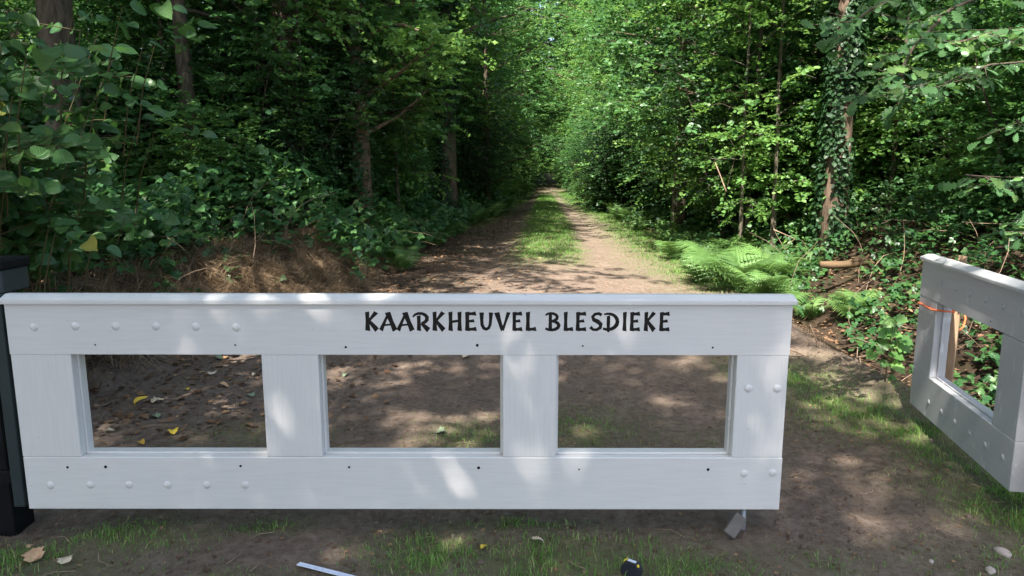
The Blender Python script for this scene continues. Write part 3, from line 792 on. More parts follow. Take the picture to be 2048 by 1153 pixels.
for lab, x, y, s in (('thin pole like young tree right of the thin trunk behind the ferns', 4.35, 13.2, 1.0), ('thin straight young tree above the forked pale twig', 4.0, 12.4, .8), ('slim grey stem left of the reddish ivy clad trunk', 4.5, 12.2, .9),
                     ('slender stem rising over the ferns, next to the verge', 3.75, 16.6, 1.0), ('slim stem between the holly and the reddish trunk', 5.0, 14.0, 1.1),
                     ('thin stem right of the reddish ivy clad trunk', 6.1, 11.6, .9), ('thin leaning stem above the open white gate', 6.9, 9.8, .8), ('thin stem left of the honeysuckle trunk', -3.6, 12.4, .9),
                     ('thin stem between the two trunks left of the track', -2.35, 14.9, .9), ('thin pale stem in the dark left wood', -4.4, 12.6, 1.0), ('thin stem left of the slender dark trunk', -5.6, 12.0, .9)):
    place('P', x, y, None, s, lab, 'young pole trees')
# random woodland on both sides, deep
def wood(side, ylo, yhi, dmax, n, kinds, lab, grp, smin=.8, smax=1.15, dmin=.9, mind=1.6, pts=[]):
    k = 0; tries = 0
    while k < n and tries < n * 40:
        tries += 1
        y = ylo + (yhi - ylo) * random.random() ** 1.0
        d = dmin + (dmax - dmin) * random.random() ** 1.3
        x = float(edge_l(y)) - d if side < 0 else float(edge_r(y)) + d
        if any((x - a) ** 2 + (y - b) ** 2 < mind ** 2 for a, b in pts): continue
        if side > 0 and y < 12.6 and .36 < x / y < .55: continue
        pts.append((x, y)); place(random.choice(kinds), x, y, None, random.uniform(smin, smax), lab, grp); k += 1
P0 = [(5.05, 11.2), (-2.75, 13.2), (-1.75, 19.5), (-4.95, 11.2), (-7.4, 14), (4.1, 17.5), (5.6, 16)]
wood(-1, 12, 34, 16, 26, ['A', 'Cc', 'A', 'B'], 'broadleaf tree in the shaded wood left of the track', 'woodland trees left of the track', pts=P0, dmin=2.2, mind=2.2)
wood(1, 13, 34, 16, 26, ['A', 'Cc', 'B', 'B'], 'broadleaf tree in the sunlit wood right of the track', 'woodland trees right of the track', pts=P0, dmin=2.0, mind=2.2)
PT = []
for sd, lab in ((-1, 'left'), (1, 'right')):
    wood(sd, 34, 75, 14, 26, ['A', 'B', 'Cc', 'B'], 'broadleaf tree far down the ' + lab + ' side of the track', 'trees far down the ' + lab + ' side', pts=PT, dmin=2.4, mind=2.4)
    wood(sd, 75, 170, 12, 30, ['A', 'B', 'B'], 'broadleaf tree very far down the ' + lab + ' side of the track', 'trees far down the ' + lab + ' side', pts=PT, dmin=3.0, mind=2.4)
for sd, lab in ((-1, 'left'), (1, 'right')):
    for k in range(64):
        y = 24 + 3.3 * k + random.uniform(-.8, .8)
        e_ = float(edge_l(y)) if sd < 0 else float(edge_r(y))
        place(random.choice(['B', 'B', 'A', 'Cc']), e_ + sd * (random.uniform(2.0, 3.2)), y, None, random.uniform(.75, 1.0) if y < 52 else random.uniform(1.25, 1.5), 'tree lining the ' + lab + ' edge of the track far away', 'trees lining the ' + lab + ' edge of the track')
for y in (74, 80, 87):
    for sd in (-1, 1):
        place('K', path_c(y) + sd * 2.9, y + sd, None, 1.75, 'tall tree whose high crown arches over the far track', 'tall trees arching over the far track')
for k in range(26):
    place(random.choice(['A', 'B', 'Cc']), path_c(250) - 13 + k * 1.0 + random.random(), 240 + random.random() * 30, None, 2.0, 'tree closing the far end of the track', 'trees at the far end of the track')
for k in range(16):
    place(random.choice(['T', 'U']), path_c(226) - 8 + k + random.random(), 222 + random.random() * 10, None, 2.0, 'leafy bush at the sunlit far end of the track', 'bushes at the far end of the track')
# backdrop of trees deep in the wood
for k in range(34):
    x = -42 + 2.5 * k + random.random()
    if abs(x - 2) < 5: continue
    y = 38 + 10 * random.random() - .25 * abs(x)
    place(random.choice(['A', 'Cc', 'B']), x, y, None, 1.2, 'tree deep in the wood, a faint part of the green backdrop', 'trees deep in the wood')
# saplings and bushes of the understory
US = []
wood(-1, 10.0, 20, 7, 40, ['S', 'U', 'H', 'T'], 'leafy sapling in the undergrowth left of the track', 'saplings left of the track', .6, 1.0, 1.6, .8, US)
wood(-1, 20, 60, 8, 30, ['S', 'U', 'H', 'T'], 'distant leafy sapling beside the left of the track', 'saplings left of the track', .8, 1.2, .5, 1.0, US)
wood(1, 11, 22, 8, 36, ['T', 'U', 'S', 'T'], 'sunlit leafy sapling right of the track', 'saplings right of the track', .7, 1.1, 1.6, .9, US)
wood(1, 20, 60, 8, 34, ['T', 'U', 'S', 'H'], 'distant leafy sapling beside the right of the track', 'saplings right of the track', .8, 1.2, .5, 1.0, US)
for lab, x, y, s in (('dark glossy holly left of the ivy clad trunk on the right', 4.5, 14.0, 1.15), ('dark holly bush directly behind the ivy clad trunk on the right', 6.6, 13.0, 1.2), ('dark holly bush between the left trunks deep in shade', -4.4, 14.5, 1.1), ('low dark holly bush beyond the open white gate', 8.2, 10.5, 1.0)):
    place('H', x, y, None, s, lab, 'dark holly bushes')
for lab, k, x, y, s in (('broad leafy bush behind the open white gate', 'S', 6.4, 7.6, .8), ('dense leafy bush at the right edge beyond the open white gate', 'U', 7.3, 6.6, .75), ('tall leafy bush rising over the stake', 'S', 6.3, 8.9, .85), ('arching leafy bush at the right edge high above the gate', 'U', 7.9, 8.3, 1.0), ('green bush on the right bank behind the log', 'T', 6.7, 9.9, .7)):
    place(k, x, y, None, s, lab, 'bushes on the right bank')

# trees round the clearing whose crowns throw the dappled shade on gate and track (outside the picture)
random.seed(41)
for k, x, y, s in (('K', -7.0, -2.0, .9), ('K', -1.9, -2.7, .95), ('K', -2.6, -4.6, 1.0), ('K', -.6, -6.4, .85), ('Cc', -6.0, -6.5, 1.0), ('A', -8.5, 2.5, 1.0), ('K', -1.5, -9.0, 1.1)):
    place(k, x, y, None, s, 'tall tree beside the clearing whose crown shades the gates', 'trees round the clearing')
for x, y, s in ((-4.3, 4.7, 1.05), (-5.9, 9.6, 1.1), (-3.9, 12.6, 1.0), (-4.4, 17.0, .9), (-8.6, 13, 1.0), (-5.6, 22, .9), (9.3, 24, .9)):
    place('K', x, y, None, s, 'high crowned tree whose branches reach over the track', 'high crowned trees along the track')

# ------------------------------------------------------------------ ferns
def frond_mesh(L, seed):
    a = Acc(); n = 34
    t = np.linspace(0, 1, n)
    ang = np.radians(16 + 92 * t ** 1.25); px_ = np.concatenate([[0], np.cumsum(np.sin(ang[:-1])) * L / n]); pz_ = np.concatenate([[0], np.cumsum(np.cos(ang[:-1])) * L / n])
    pts = np.stack([np.zeros(n), px_, pz_], 1)
    pts[:, 0] = L * rng.normal(0, .10) * t ** 2
    T = nz(np.gradient(pts, axis=0))
    a.tube(pts, np.linspace(.0035, .001, n), 3, tint=.3, cap=False)
    for i in range(4, n):
        w = L * .30 * math.sin(min(1, (1.02 - t[i]) * 1.25) * math.pi / 2) * (.6 + .4 * min(1, t[i] * 4)) * (1 - t[i] ** 3 * .5)
        for sgn in (1, -1):
            d = np.array([sgn, 0, 0]) * .92 + T[i] * .42 + np.array([0, 0, -.16]) + rng.normal(0, .09, 3); d /= np.linalg.norm(d)
            up = np.cross(T[i], np.array([1., 0, 0])); up = up if up[2] > 0 else -up
            f = nz(np.cross(up, d)); tt = .4 + .3 * rng.random()
            k = 7; V = [pts[i]]; F = []
            for j in range(k):
                u = (j + .5) / k; hw = w * .15 * (1 - u) + .002
                c0 = pts[i] + d * w * (j / k) + up * (-.10 * w * (j / k) ** 2); c1 = pts[i] + d * w * ((j + 1) / k) + up * (-.10 * w * ((j + 1) / k) ** 2)
                b = len(V); V += [c0, c1, c0 + f * hw + d * w * .13, c0 - f * hw + d * w * .13]; F += [(b, b + 1, b + 2), (b, b + 3, b + 1)]
            a.add(V, F, 0, tt)
    return a.mesh('frond', M['fern'])
FR = [frond_mesh(.8, 1), frond_mesh(.95, 2), frond_mesh(.65, 3), frond_mesh(.85, 4), frond_mesh(.72, 5), frond_mesh(1.0, 6)]
def fern(x, y, s, label, group, nf=8, z=None):
    r = thing('fern', label, 'fern', (x, y, (hz(x, y) if z is None else z) - .02), random.random() * 6.28, group)
    for k in range(nf):
        o = link('frond', random.choice(FR), r, (0, 0, 0), (R(random.uniform(-12, 10)), R(random.uniform(-14, 14)), k / nf * 6.283 + random.uniform(-.35, .35)), s * random.uniform(.72, 1.1))
    return r
# hand-placed ferns by the right side of the track, then the verges
RF = [('largest sunlit fern clump just behind the right end of the closed gate', 1475, 585, 1.25), ('sunlit fern clump left of the largest one by the gate', 1400, 565, 1.0), ('fern at the right of the largest fern clump, in half shade', 1550, 570, 1.0),
      ('bright fern right behind the gate top at its right end', 1520, 610, 1.0), ('tall fern above the sunlit clump beside the track', 1440, 520, 1.15), ('fern on the verge where the pale grass ends', 1350, 520, .9), ('fern beside the seedling with bright leaves', 1700, 640, .7), ('fern at the foot of the right bank, beside the closed gate end', 1620, 640, .7)]
for lab, px, py, s in RF:
    q = put(px, py); fern(q.x, q.y, s, lab, 'ferns on the right verge')
cnt = 0; LOGY = put(1700, 536).y
FP = []
tries_ = 0
while cnt < 115 and tries_ < 6000:
    tries_ += 1
    y = 9 + 20 * random.random() ** 1.2; side = random.random() < .5
    if side: x = float(edge_r(y)) + .1 + random.random() * 1.5
    if side and x / y > .39 and y < LOGY: continue
    if not side:
        y = y + 2.0; x = float(edge_l(y)) + .1 - random.random() * 1.6
    if any((x - a) ** 2 + (y - b) ** 2 < .2 for a, b in FP): continue
    FP.append((x, y)); cnt += 1
    fern(x, y, random.uniform(.65, 1.05), 'bright bracken fern in the row along the right verge of the track' if side else 'bracken fern in the row along the left verge of the track', 'ferns on the right verge' if side else 'ferns on the left verge', 7)
# joined fern clump for the far verges
fa = Acc()
def clump_mesh():
    src = FR[1]; n = len(src.vertices); co = np.empty(n * 3, np.float32); src.vertices.foreach_get('co', co); co = co.reshape(-1, 3)
    f = np.empty(len(src.polygons) * 3, np.int32); src.loops.foreach_get('vertex_index', f); f = f.reshape(-1, 3)
    a = Acc()
    for k in range(7):
        rot = Matrix.Rotation(k / 7 * 6.283 + random.random() * .4, 3, 'Z') @ Matrix.Rotation(R(random.uniform(-5, 25)), 3, 'X')
        a.add(co @ np.array(rot).T * random.uniform(.8, 1.2), f, 0, .3 + .5 * random.random())
    return a.mesh('fern', M['fern'])
CL = clump_mesh()
for k in range(110):
    y = 28 + 50 * random.random() ** 1.4; side = random.random() < .5
    x = float(edge_r(y)) + .1 + random.random() * 1.8 if side else float(edge_l(y)) - .1 - random.random() * 1.8
    o = link('fern', CL, None, (x, y, hz(x, y)), (0, 0, random.random() * 6.28), random.uniform(1.0, 1.6))
    tag(o, 'small distant fern far down the right verge' if side else 'small distant fern far down the left verge', 'fern', 'distant ferns on the right verge' if side else 'distant ferns on the left verge')

# ------------------------------------------------------------------ bramble undergrowth
def undergrowth(name, label, xr, yr, n, hfun, size, mat, seed, dens=None):
    a = Acc(); x = rng.uniform(*xr, n); y = yr[0] + (yr[1] - yr[0]) * rng.random(n) ** 1.35
    keep = dens(x, y) > rng.random(n); x = x[keep]; y = y[keep]
    Hm = hfun(x, y) * (.25 + 1.2 * fbm(x * .9, y * .9, seed)); u = rng.random(len(x)) ** .45
    z = height(x, y) + Hm * u
    jx = rng.normal(0, .05, len(x))
    P_ = np.stack([x + jx, y, z], 1)
    az = rng.random(len(x)) * 6.283; D_ = np.stack([np.cos(az), np.sin(az), rng.normal(-.15, .3, len(x))], 1)
    X, Y, Z = leaf_frames(D_, .3, up=np.tile(np.array([-.08, -.45, .9]), (len(x), 1)))
    t = rng.random(len(x)); s = size * rng.uniform(.6, 1.25, len(x))
    for ang in (0, 1.15, -1.15):
        c, sn = math.cos(ang), math.sin(ang)
        Yr = Y * c + X * sn; Xr = X * c - Y * sn
        a.inst(HEX[0], HEX[1], P_ + Y * s[:, None] * .15, Xr, Yr, Z, s * (1 if ang == 0 else .85), 0, t)
    o = link(name, a.mesh(name, mat)); tag(o, label, kind='stuff'); return o
dl_f = lambda x, y: edge_l(y) - x
dr_f = lambda x, y: x - edge_r(y)
def dens_l(x, y):
    d = dl_f(x, y); lo = np.where(y < 9.5, .62 + .15 * np.exp(-((y - 8.4) / .55) ** 2) + .5 * (fbm(x * 1.3, y * 1.3, 70) - .4), -.1)
    return sstep(0, .35, d - lo) * np.where(fbm(x * 1.1, y * 1.1, 71) > .36, 1, .3)
undergrowth('bramble_undergrowth', 'dark green bramble thicket covering the left bank', (-11, .5), (4.0, 30), 60000, lambda x, y: np.clip(.35 + .2 * sstep(9, 10.5, y) + .5 * (dl_f(x, y) - .5 + .4 * sstep(9, 10.5, y)), .22, 1.3), .10, M['leaf_bramble'], 61, dens_l)
LOGY = put(1700, 536).y
def dens_r(x, y):
    d = dr_f(x, y); return (1 - .95 * np.exp(-(((x / y - .475) / .05) ** 2)) * (y < LOGY + .1) * (y > LOGY - 2.5)) * sstep(.45, 1.0, d + (fbm(x * 1.6, y * 1.6, 72) - .5) * 1.4) * np.where(fbm(x * 1.2, y * 1.2, 73) > .38 + .16 * (y < 8.5), 1, .25)
undergrowth('low_undergrowth', 'mixed low green plants covering the right bank', (2.8, 14), (5.0, 30), 80000, lambda x, y: np.clip(.10 + .26 * dr_f(x, y), .08, .9), .06, M['leaf_bramble'], 63, dens_r)

# arching bramble canes and dry stalks
a = Acc()
for k in range(150):
    y = random.uniform(5, 14); x = float(edge_l(y)) - random.uniform(.3, 4)
    p_ = curve_pts((x, y, hz(x, y)), (random.uniform(-.5, .8), random.uniform(-.8, .3), 1), random.uniform(.6, 1.3), 7, -.22, .12)
    a.tube(p_, np.linspace(.004, .0015, 8), 4, tint=random.random(), cap=False)
for k in range(90):
    y = random.uniform(5.5, 12); x = float(edge_r(y)) + random.uniform(.6, 4)
    p_ = curve_pts((x, y, hz(x, y)), (random.uniform(-.8, .5), random.uniform(-.8, .3), .8), random.uniform(.4, 1.1), 6, -.15, .2)
    a.tube(p_, np.linspace(.005, .002, 7), 4, tint=random.random(), cap=False)
tag(link('bramble_canes', a.mesh('bramble_canes', M['twig'])), 'thin arching bramble canes and dry stalks on both banks', kind='stuff')

# ------------------------------------------------------------------ blades of grass and dead grass
def blades(name, label, x, y, h, w, mat, lean=.35, tint=None, z=None, bias=None, seg=2):
    n = len(x); zz = height(x, y) - .004 if z is None else z
    az = rng.random(n) * 6.283; ln = np.abs(rng.normal(0, lean, n)); 
    d = np.stack([np.cos(az) * ln, np.sin(az) * ln, np.ones(n)], 1)
    if bias is not None: d = d + bias
    az2 = az + math.pi / 2 + rng.normal(0, .6, n); s = np.stack([np.cos(az2), np.sin(az2), np.zeros(n)], 1) * (w / 2)[:, None]
    P_ = np.stack([x, y, zz], 1); d = nz(d); hor = d * np.array([1, 1, 0])
    m1 = P_ + d * (h * .5)[:, None]; tp = P_ + d * (h * .85)[:, None] + hor * (h * .55)[:, None] - np.array([0, 0, 1]) * (h * np.clip(np.linalg.norm(hor, axis=1), 0, 1) * .28)[:, None]
    V = np.stack([P_ - s, P_ + s, m1 - s * .8, m1 + s * .8, tp], 1).reshape(-1, 3)
    F = np.array([(0, 1, 3), (0, 3, 2), (2, 3, 4)])[None] + (np.arange(n) * 5)[:, None, None]
    a = Acc(); t = rng.random(n) if tint is None else tint; a.add(V, F.reshape(-1, 3), 0, np.repeat(t, 5))
    return tag(link(name, a.mesh(name, mat)), label, kind='stuff')
# foreground grass
n = 260000; x = rng.uniform(-3.2, 3.6, n); y = rng.uniform(2.3, 7.2, n); gcv = grass_cover(x, y) * (1 - sstep(0, .3, dl_f(x, y)))
cl_ = sstep(.32, .52, fbm(x * 8, y * 8, 46)); k = (gcv ** 1.3 * (.12 + 1.0 * cl_) > rng.random(n)); x = x[k]; y = y[k]
blades('grass', 'short green grass in patches round the gates', x, y, rng.uniform(.015, .06, len(x)) * (.45 + gcv[k]), rng.uniform(.002, .0038, len(x)), M['grass'], .55)
n = 200000; x = rng.uniform(-3.5, 6, n); y = 7.2 + 42 * rng.random(n) ** 1.5; gcv = grass_cover(x, y)
k = (gcv ** 1.5 > rng.random(n)); x = x[k]; y = y[k]; gg = gcv[k]
blades('track_grass', 'green grass strip between the wheel ruts and along the verge', x, y, rng.uniform(.03, .075, len(x)) * (.4 + gg), rng.uniform(.004, .008, len(x)) * (1 + y / 25), M['grass'], .5)
# sparse thatch of dry blades on bare soil in front
n = 42000; x = rng.uniform(-3.2, 3.6, n); y = rng.uniform(2.3, 8.5, n)
k = (fbm(x * 2.3, y * 2.3, 91) > .47) & (dl_f(x, y) > -6) & (dr_f(x, y) < .3); x = x[k]; y = y[k]
blades('dry_thatch', 'short dry grass bits lying on the bare soil', x, y, rng.uniform(.012, .04, len(x)), rng.uniform(.0015, .003, len(x)), M['straw'], 1.6)
# dead grass hanging over the left bank, in tufts that lie over one another
nt_ = 1900; ty = rng.uniform(4.2, 11.5, nt_); td = np.abs(rng.normal(.62, .36, nt_)); tx = edge_l(ty) - td
kt = (.75 + .25 * np.exp(-((ty - 8.3) / 1.1) ** 2)) * np.where(fbm(tx * 2, ty * 2, 93) > .38, 1, .25) > rng.random(nt_); tx = tx[kt]; ty = ty[kt]
tb = np.stack([rng.normal(.75, .45, len(tx)), rng.normal(-.35, .45, len(tx)), rng.normal(-.25, .35, len(tx))], 1); th_ = rng.uniform(.12, .42, len(tx)); tt_ = rng.random(len(tx))
pick = rng.integers(0, len(tx), 34000); x = tx[pick] + rng.normal(0, .05, 34000); y = ty[pick] + rng.normal(0, .05, 34000)
blades('dead_grass', 'brown dead grass hanging down the left bank', x, y, th_[pick] * rng.uniform(.5, 1.1, 34000), rng.uniform(.003, .008, 34000), M['straw'], .5, tint=np.clip(tt_[pick] * .6 + rng.random(34000) * .4, 0, 1), bias=tb[pick], z=height(x, y) + rng.uniform(-.01, .06, 34000))
# leafy bramble shoots growing through the dead grass
undergrowth('bank_weeds', 'scattered small bramble shoots growing through the dead grass of the left bank', (-4.5, -1.2), (4.8, 10.5), 2600, lambda x, y: .28 + 0 * x, .075, M['leaf_bramble'], 64, lambda x, y: sstep(.1, .5, dl_f(x, y)) * (fbm(x * 2.2, y * 2.2, 75) > .52))

# ------------------------------------------------------------------ litter
def litter(name, label, x, y, size, lift=.006, mat=None, tmpl=HEX):
    n = len(x); a = Acc(); P_ = np.stack([x, y, height(x, y) + lift * rng.random(n)], 1)
    az = rng.random(n) * 6.283; D_ = np.stack([np.cos(az), np.sin(az), rng.normal(0, .15, n)], 1)
    X, Y, Z = leaf_frames(D_, .28); a.inst(tmpl[0], tmpl[1], P_, X, Y, Z, size)
    return tag(link(name, a.mesh(name, mat or M['litter'])), label, kind='stuff')
n = 46000; x = rng.uniform(-8, 9, n); y = 3.4 + 20 * rng.random(n) ** 1.3
w_ = np.clip(sstep(-2.8, .3, dl_f(x, y)) + sstep(.2, .9, dr_f(x, y)), 0, 1) * np.where(y > 4.2, 1, .25)
k = w_ > rng.random(n); x = x[k]; y = y[k]
litter('leaf_litter', 'brown fallen leaves strewn over banks and track edge', x, y, rng.uniform(.025, .07, len(x)), .02)
n = 20000; x = rng.uniform(-3.3, 3.4, n); y = rng.uniform(2.3, 14, n); k = (dr_f(x, y) < .2) & (fbm(x * 1.5, y * 1.5, 95) > .45); x = x[k]; y = y[k]
litter('litter_crumbs', 'tiny crumbs of leaf and bark scattered on the soil', x, y, rng.uniform(.006, .026, len(x)), .004)
# soil clods
OCT = (np.array([(1, 0, 0), (-1, 0, 0), (0, 1, 0), (0, -1, 0), (0, 0, .7), (0, 0, -.7)]), np.array([(0, 2, 4), (2, 1, 4), (1, 3, 4), (3, 0, 4), (2, 0, 5), (1, 2, 5), (3, 1, 5), (0, 3, 5)]))
n = 34000; x = rng.uniform(-3.3, 3.4, n); y = 2.3 + 7 * rng.random(n) ** 1.2; k = (fbm(x * 3, y * 3, 97) > .45) & (dr_f(x, y) < .5); x = x[k]; y = y[k]; n = len(x)
a = Acc(); X = nz(rng.normal(0, 1, (n, 3))); Y = nz(np.cross(X, rng.normal(0, 1, (n, 3)))); Z = np.cross(X, Y)
a.inst(OCT[0], OCT[1], np.stack([x, y, height(x, y)], 1), X, Y, Z, rng.uniform(.002, .009, n) * (1 + (rng.random(n) > .96) * 1.6))
o = link('soil_clods', a.mesh('soil_clods', M['ground'])); tag(o, 'small loose soil clods on the track', kind='stuff')
me = o.data
for nm, v_ in (('bare', 1.0), ('grassy', 0.0)):
    q = me.attributes.new(nm, 'FLOAT', 'POINT'); q.data.foreach_set('value', np.full(len(me.vertices), v_, np.float32))

a = Acc()
for k in range(420):
    x = random.uniform(-3.2, 3.6); y = random.uniform(2.4, 12); z = hz(x, y) + .005; az = random.random() * 6.28; ln = random.uniform(.03, .16)
    a.tube([(x, y, z), (x + math.cos(az) * ln * .5, y + math.sin(az) * ln * .5, z + random.uniform(0, .012)), (x + math.cos(az + .3) * ln, y + math.sin(az + .3) * ln, z)], [.0022, .002, .001], 4, cap=False)
tag(link('fallen_twigs', a.mesh('fallen_twigs', M['twig'])), 'thin dry twigs scattered over the soil', kind='stuff')
# single fallen leaves one can point at
def one_leaf_mesh(tmpl, mat, tint, curl=.0):
    a = Acc(); V = tmpl[0].copy(); V[:, 2] += curl * V[:, 0] ** 2 * 2 + .08 * np.sin(V[:, 1] * 5); a.add(V, tmpl[1], 0, tint); return a.mesh('fallen_leaf', mat)
M['yleaf'] = plain('yellow_leaf', (.62, .42, .04), .6, .3, c2=(.70, .52, .08), nscale=6)
M['oleaf'] = plain('orange_leaf', (.62, .30, .03), .6, .3, c2=(.55, .36, .08), nscale=6)
M['pleaf'] = plain('pale_dry_leaf', (.50, .40, .26), .7, .3, c2=(.62, .53, .40), nscale=6)
M['tleaf'] = plain('tan_dry_leaf', (.42, .24, .13), .7, .3, c2=(.55, .36, .22), nscale=6)
M['gleaf'] = plain('grey_green_leaf', (.16, .22, .12), .7, .3, c2=(.24, .28, .18), nscale=6)
FL = [('large golden leaf standing in the sun patch, left opening of the gate', 270, 817, .10, 'yleaf', OVATE, 50), ('pale leaf right of the golden leaf in the sun patch', 305, 812, .08, 'pleaf', MAPLE, 20),
      ('yellow notched leaf in the shade below the sun patch, left opening', 347, 864, .07, 'yleaf', MAPLE, 8), ('small orange leaf near the sill of the left opening', 279, 888, .055, 'oleaf', OVATE, 15),
      ('small yellow leaf above the sun patch, left opening', 376, 785, .05, 'yleaf', HEX, 10), ('white dry leaf at the lower left of the left opening', 212, 868, .05, 'pleaf', MAPLE, 20),
      ('tan leaf at the top centre of the left opening', 425, 752, .075, 'pleaf', MAPLE, 10), ('tan leaf lying below the top right of the left opening', 437, 774, .08, 'tleaf', OVATE, 5),
      ('pale leaf near the right side of the left opening', 505, 755, .07, 'pleaf', OVATE, 5), ('green grey leaf by the right side of the left opening', 502, 793, .06, 'gleaf', MAPLE, 8),
      ('dark grey green leaf at the top of the left opening', 428, 720, .085, 'gleaf', OVATE, 5), ('greenish leaf right of the golden leaf, in the shade', 318, 838, .07, 'gleaf', MAPLE, 8),
      ('pale green leaf at the top left of the middle opening', 693, 751, .06, 'gleaf', OVATE, 10), ('grey green leaf at the lower right of the middle opening', 890, 867, .06, 'gleaf', MAPLE, 8),
      ('pale leaf at the top of the middle opening', 937, 713, .08, 'pleaf', MAPLE, 8), ('crumpled tan leaf on the grass at the bottom left corner', 72, 1128, .085, 'tleaf', MAPLE, 25),
      ('pale maple leaf on the grass right of the crumpled tan leaf', 131, 1135, .06, 'pleaf', MAPLE, 12), ('pale folded leaf on the grass below the middle of the gate', 1088, 1092, .055, 'pleaf', OAKL, 25),
      ('small yellow curled leaf below the middle of the gate', 963, 1106, .035, 'yleaf', OVATE, 20), ('small tan leaf in the corner above the grass, far left', 57, 1105, .035, 'tleaf', OVATE, 10)]
for k, (lab, px, py, s, m_, tm, tilt) in enumerate(FL):
    q = put(px, py); o = link('fallen_leaf', one_leaf_mesh(tm, M[m_], .5, .3), None, (q.x, q.y, q.z + .012), (R(tilt), R(random.uniform(-12, 12)), random.random() * 6.28), s)
    tag(o, lab, 'leaf', 'fallen leaves near the gates')

# ------------------------------------------------------------------ big leaved shrub on the left
def leafy_thing(root, clusters, lm, tmpl_mesh, size, maxparts=290, tmpl=None, mat=None, upj=.3, face=(0, -.35, .9)):
    """clusters: list of (pos, dir, n leaves, length). Leaves become parts; the surplus joins into one stuff part."""
    L_ = []
    for p_, d_, m_, ln in clusters:
        d_ = Vector(d_).normalized(); side = d_.cross(Vector((0, 0, 1))).normalized()
        for i in range(m_):
            t = (i + .6) / m_; sg = 1 if i % 2 else -1
            if i == m_ - 1: sg = 0
            q = Vector(p_) + d_ * ln * t + Vector((0, 0, -.12 * ln * t * t))
            ld = (d_ * (.5 if sg else 1) + side * sg * .9 + Vector([random.gauss(0, .2) for _ in range(3)]) + Vector((0, 0, -.18))).normalized()
            up = Vector(face) + Vector([random.gauss(0, upj) for _ in range(3)])
            L_.append((q, ld, up, size * random.uniform(.6, 1.2) * (.75 + .25 * math.sin(t * 3.1))))
    L_.sort(key=lambda q: (q[0] - cam.location).length / q[3])
    base = root.location
    for q, ld, up, s in L_[:maxparts]:
        X = ld.cross(up).normalized(); Z = X.cross(ld); mt = Matrix((X, ld, Z)).transposed()
        link('leaf', random.choice(lm), root, q - base, mt.to_euler(), s)
    rest = L_[maxparts:]
    if rest:
        a = Acc(); P_ = np.array([list(q[0] - base) for q in rest]); Y = np.array([list(q[1]) for q in rest]); U = np.array([list(q[2]) for q in rest])
        X = nz(np.cross(Y, U)); Z = np.cross(X, Y); a.inst(tmpl[0], tmpl[1], P_, X, Y, Z, np.array([q[3] for q in rest]))
        o = link('leaves', a.mesh('leaves', mat), root); o['kind'] = 'stuff'
def leaf_variants(tmpl, mat, n=5):
    out_ = []
    for k in range(n):
        a = Acc(); V = tmpl[0].copy()
        V[:, 2] += random.uniform(-.25, .15) * V[:, 1] ** 2 + random.uniform(-.1, .5) * V[:, 0] ** 2 + .02 * np.sin(V[:, 1] * 17 + k)
        V[:, 0] *= random.uniform(.85, 1.1); V[:, 0] += random.uniform(-.12, .12) * V[:, 1] ** 2
        a.add(V, tmpl[1], 0, [.15, .35, .5, .65, .9, 1.0][k % 6]); out_.append(a.mesh('leaf', mat, True))
    return out_
SHL = leaf_variants(OVATE, M['leaf_shrub'], 6); OKL = leaf_variants(OAKL, M['leaf_oak'], 5)
shrub = thing('large_leaved_shrub', 'tall shrub with large rounded green leaves left above the closed gate', 'shrub', (-2.9, 4.35, hz(-2.9, 4.35)))
cl = []; st_ = Acc(); b0 = np.array(shrub.location)
for k in range(24):
    sx = -3.8 + 1.3 * random.random(); sy = 4.2 + 1.0 * random.random()
    sx = min(sx, float(edge_l(sy)) - .12 - .3 * random.random()); base = np.array([sx, sy, hz(sx, sy) - .05]); H_ = random.uniform(1.7, 2.8)
    lp = curve_pts(base, (random.uniform(-.1, .30), random.uniform(-.35, .0), 1), H_, 8, .0, .09)
    st_.tube(lp - b0, np.linspace(.0065, .002, 9), 6, cap=False)
    for j in range(34):
        t = .12 + .88 * random.random(); q = np.array([np.interp(t, np.linspace(0, 1, 9), lp[:, i]) for i in range(3)])
        if q[2] < .95: continue
        az = random.random() * 6.283; d_ = np.array([math.cos(az), math.sin(az) - .25, random.uniform(-.1, .4)])
        ln = random.uniform(.2, .5); st_.tube(np.array([q, q + nz(d_) * ln * .5 + (0, 0, .0), q + nz(d_) * ln + (0, 0, -.12 * ln)]) - b0, [.004, .003, .0015], 4, cap=False)
        cl.append((q, d_, random.randint(5, 8), ln))
# outlying sprays reaching right and low over the bank
for px, py, Y, n_ in ((150, 470, 3.9, 5), (165, 490, 3.7, 3), (250, 470, 4.0, 5), (215, 420, 4.0, 5), (300, 455, 4.3, 4), (330, 250, 4.4, 6), (360, 275, 4.5, 5), (370, 75, 4.4, 6), (340, 100, 4.3, 5), (60, 330, 3.6, 5), (60, 400, 3.8, 6), (110, 120, 3.6, 6), (60, 100, 3.5, 5), (80, 210, 3.6, 6), (20, 380, 3.6, 5), (250, 200, 4.2, 6), (200, 40, 4.0, 6), (300, 20, 4.2, 5)):
    q = at(px, py, Y); cl.append((q - Vector((.2, -.1, -.05)), (1, -.3 + random.random() * .4, random.uniform(-.2, .25)), n_, .32))
    st_.tube(np.array([np.array(q) - (.2, -.1, -.05), np.array(q) - (.45, -.35, .25), np.array(q) - (.65, -.6, .6)]) - b0, [.002, .004, .006], 4, cap=False)
link('stems', st_.mesh('shrub_stems', M['greentwig'], True), shrub)
leafy_thing(shrub, cl, SHL, None, .122, 295, OVATE, M['leaf_shrub'], .35, (-.1, -.8, .75))

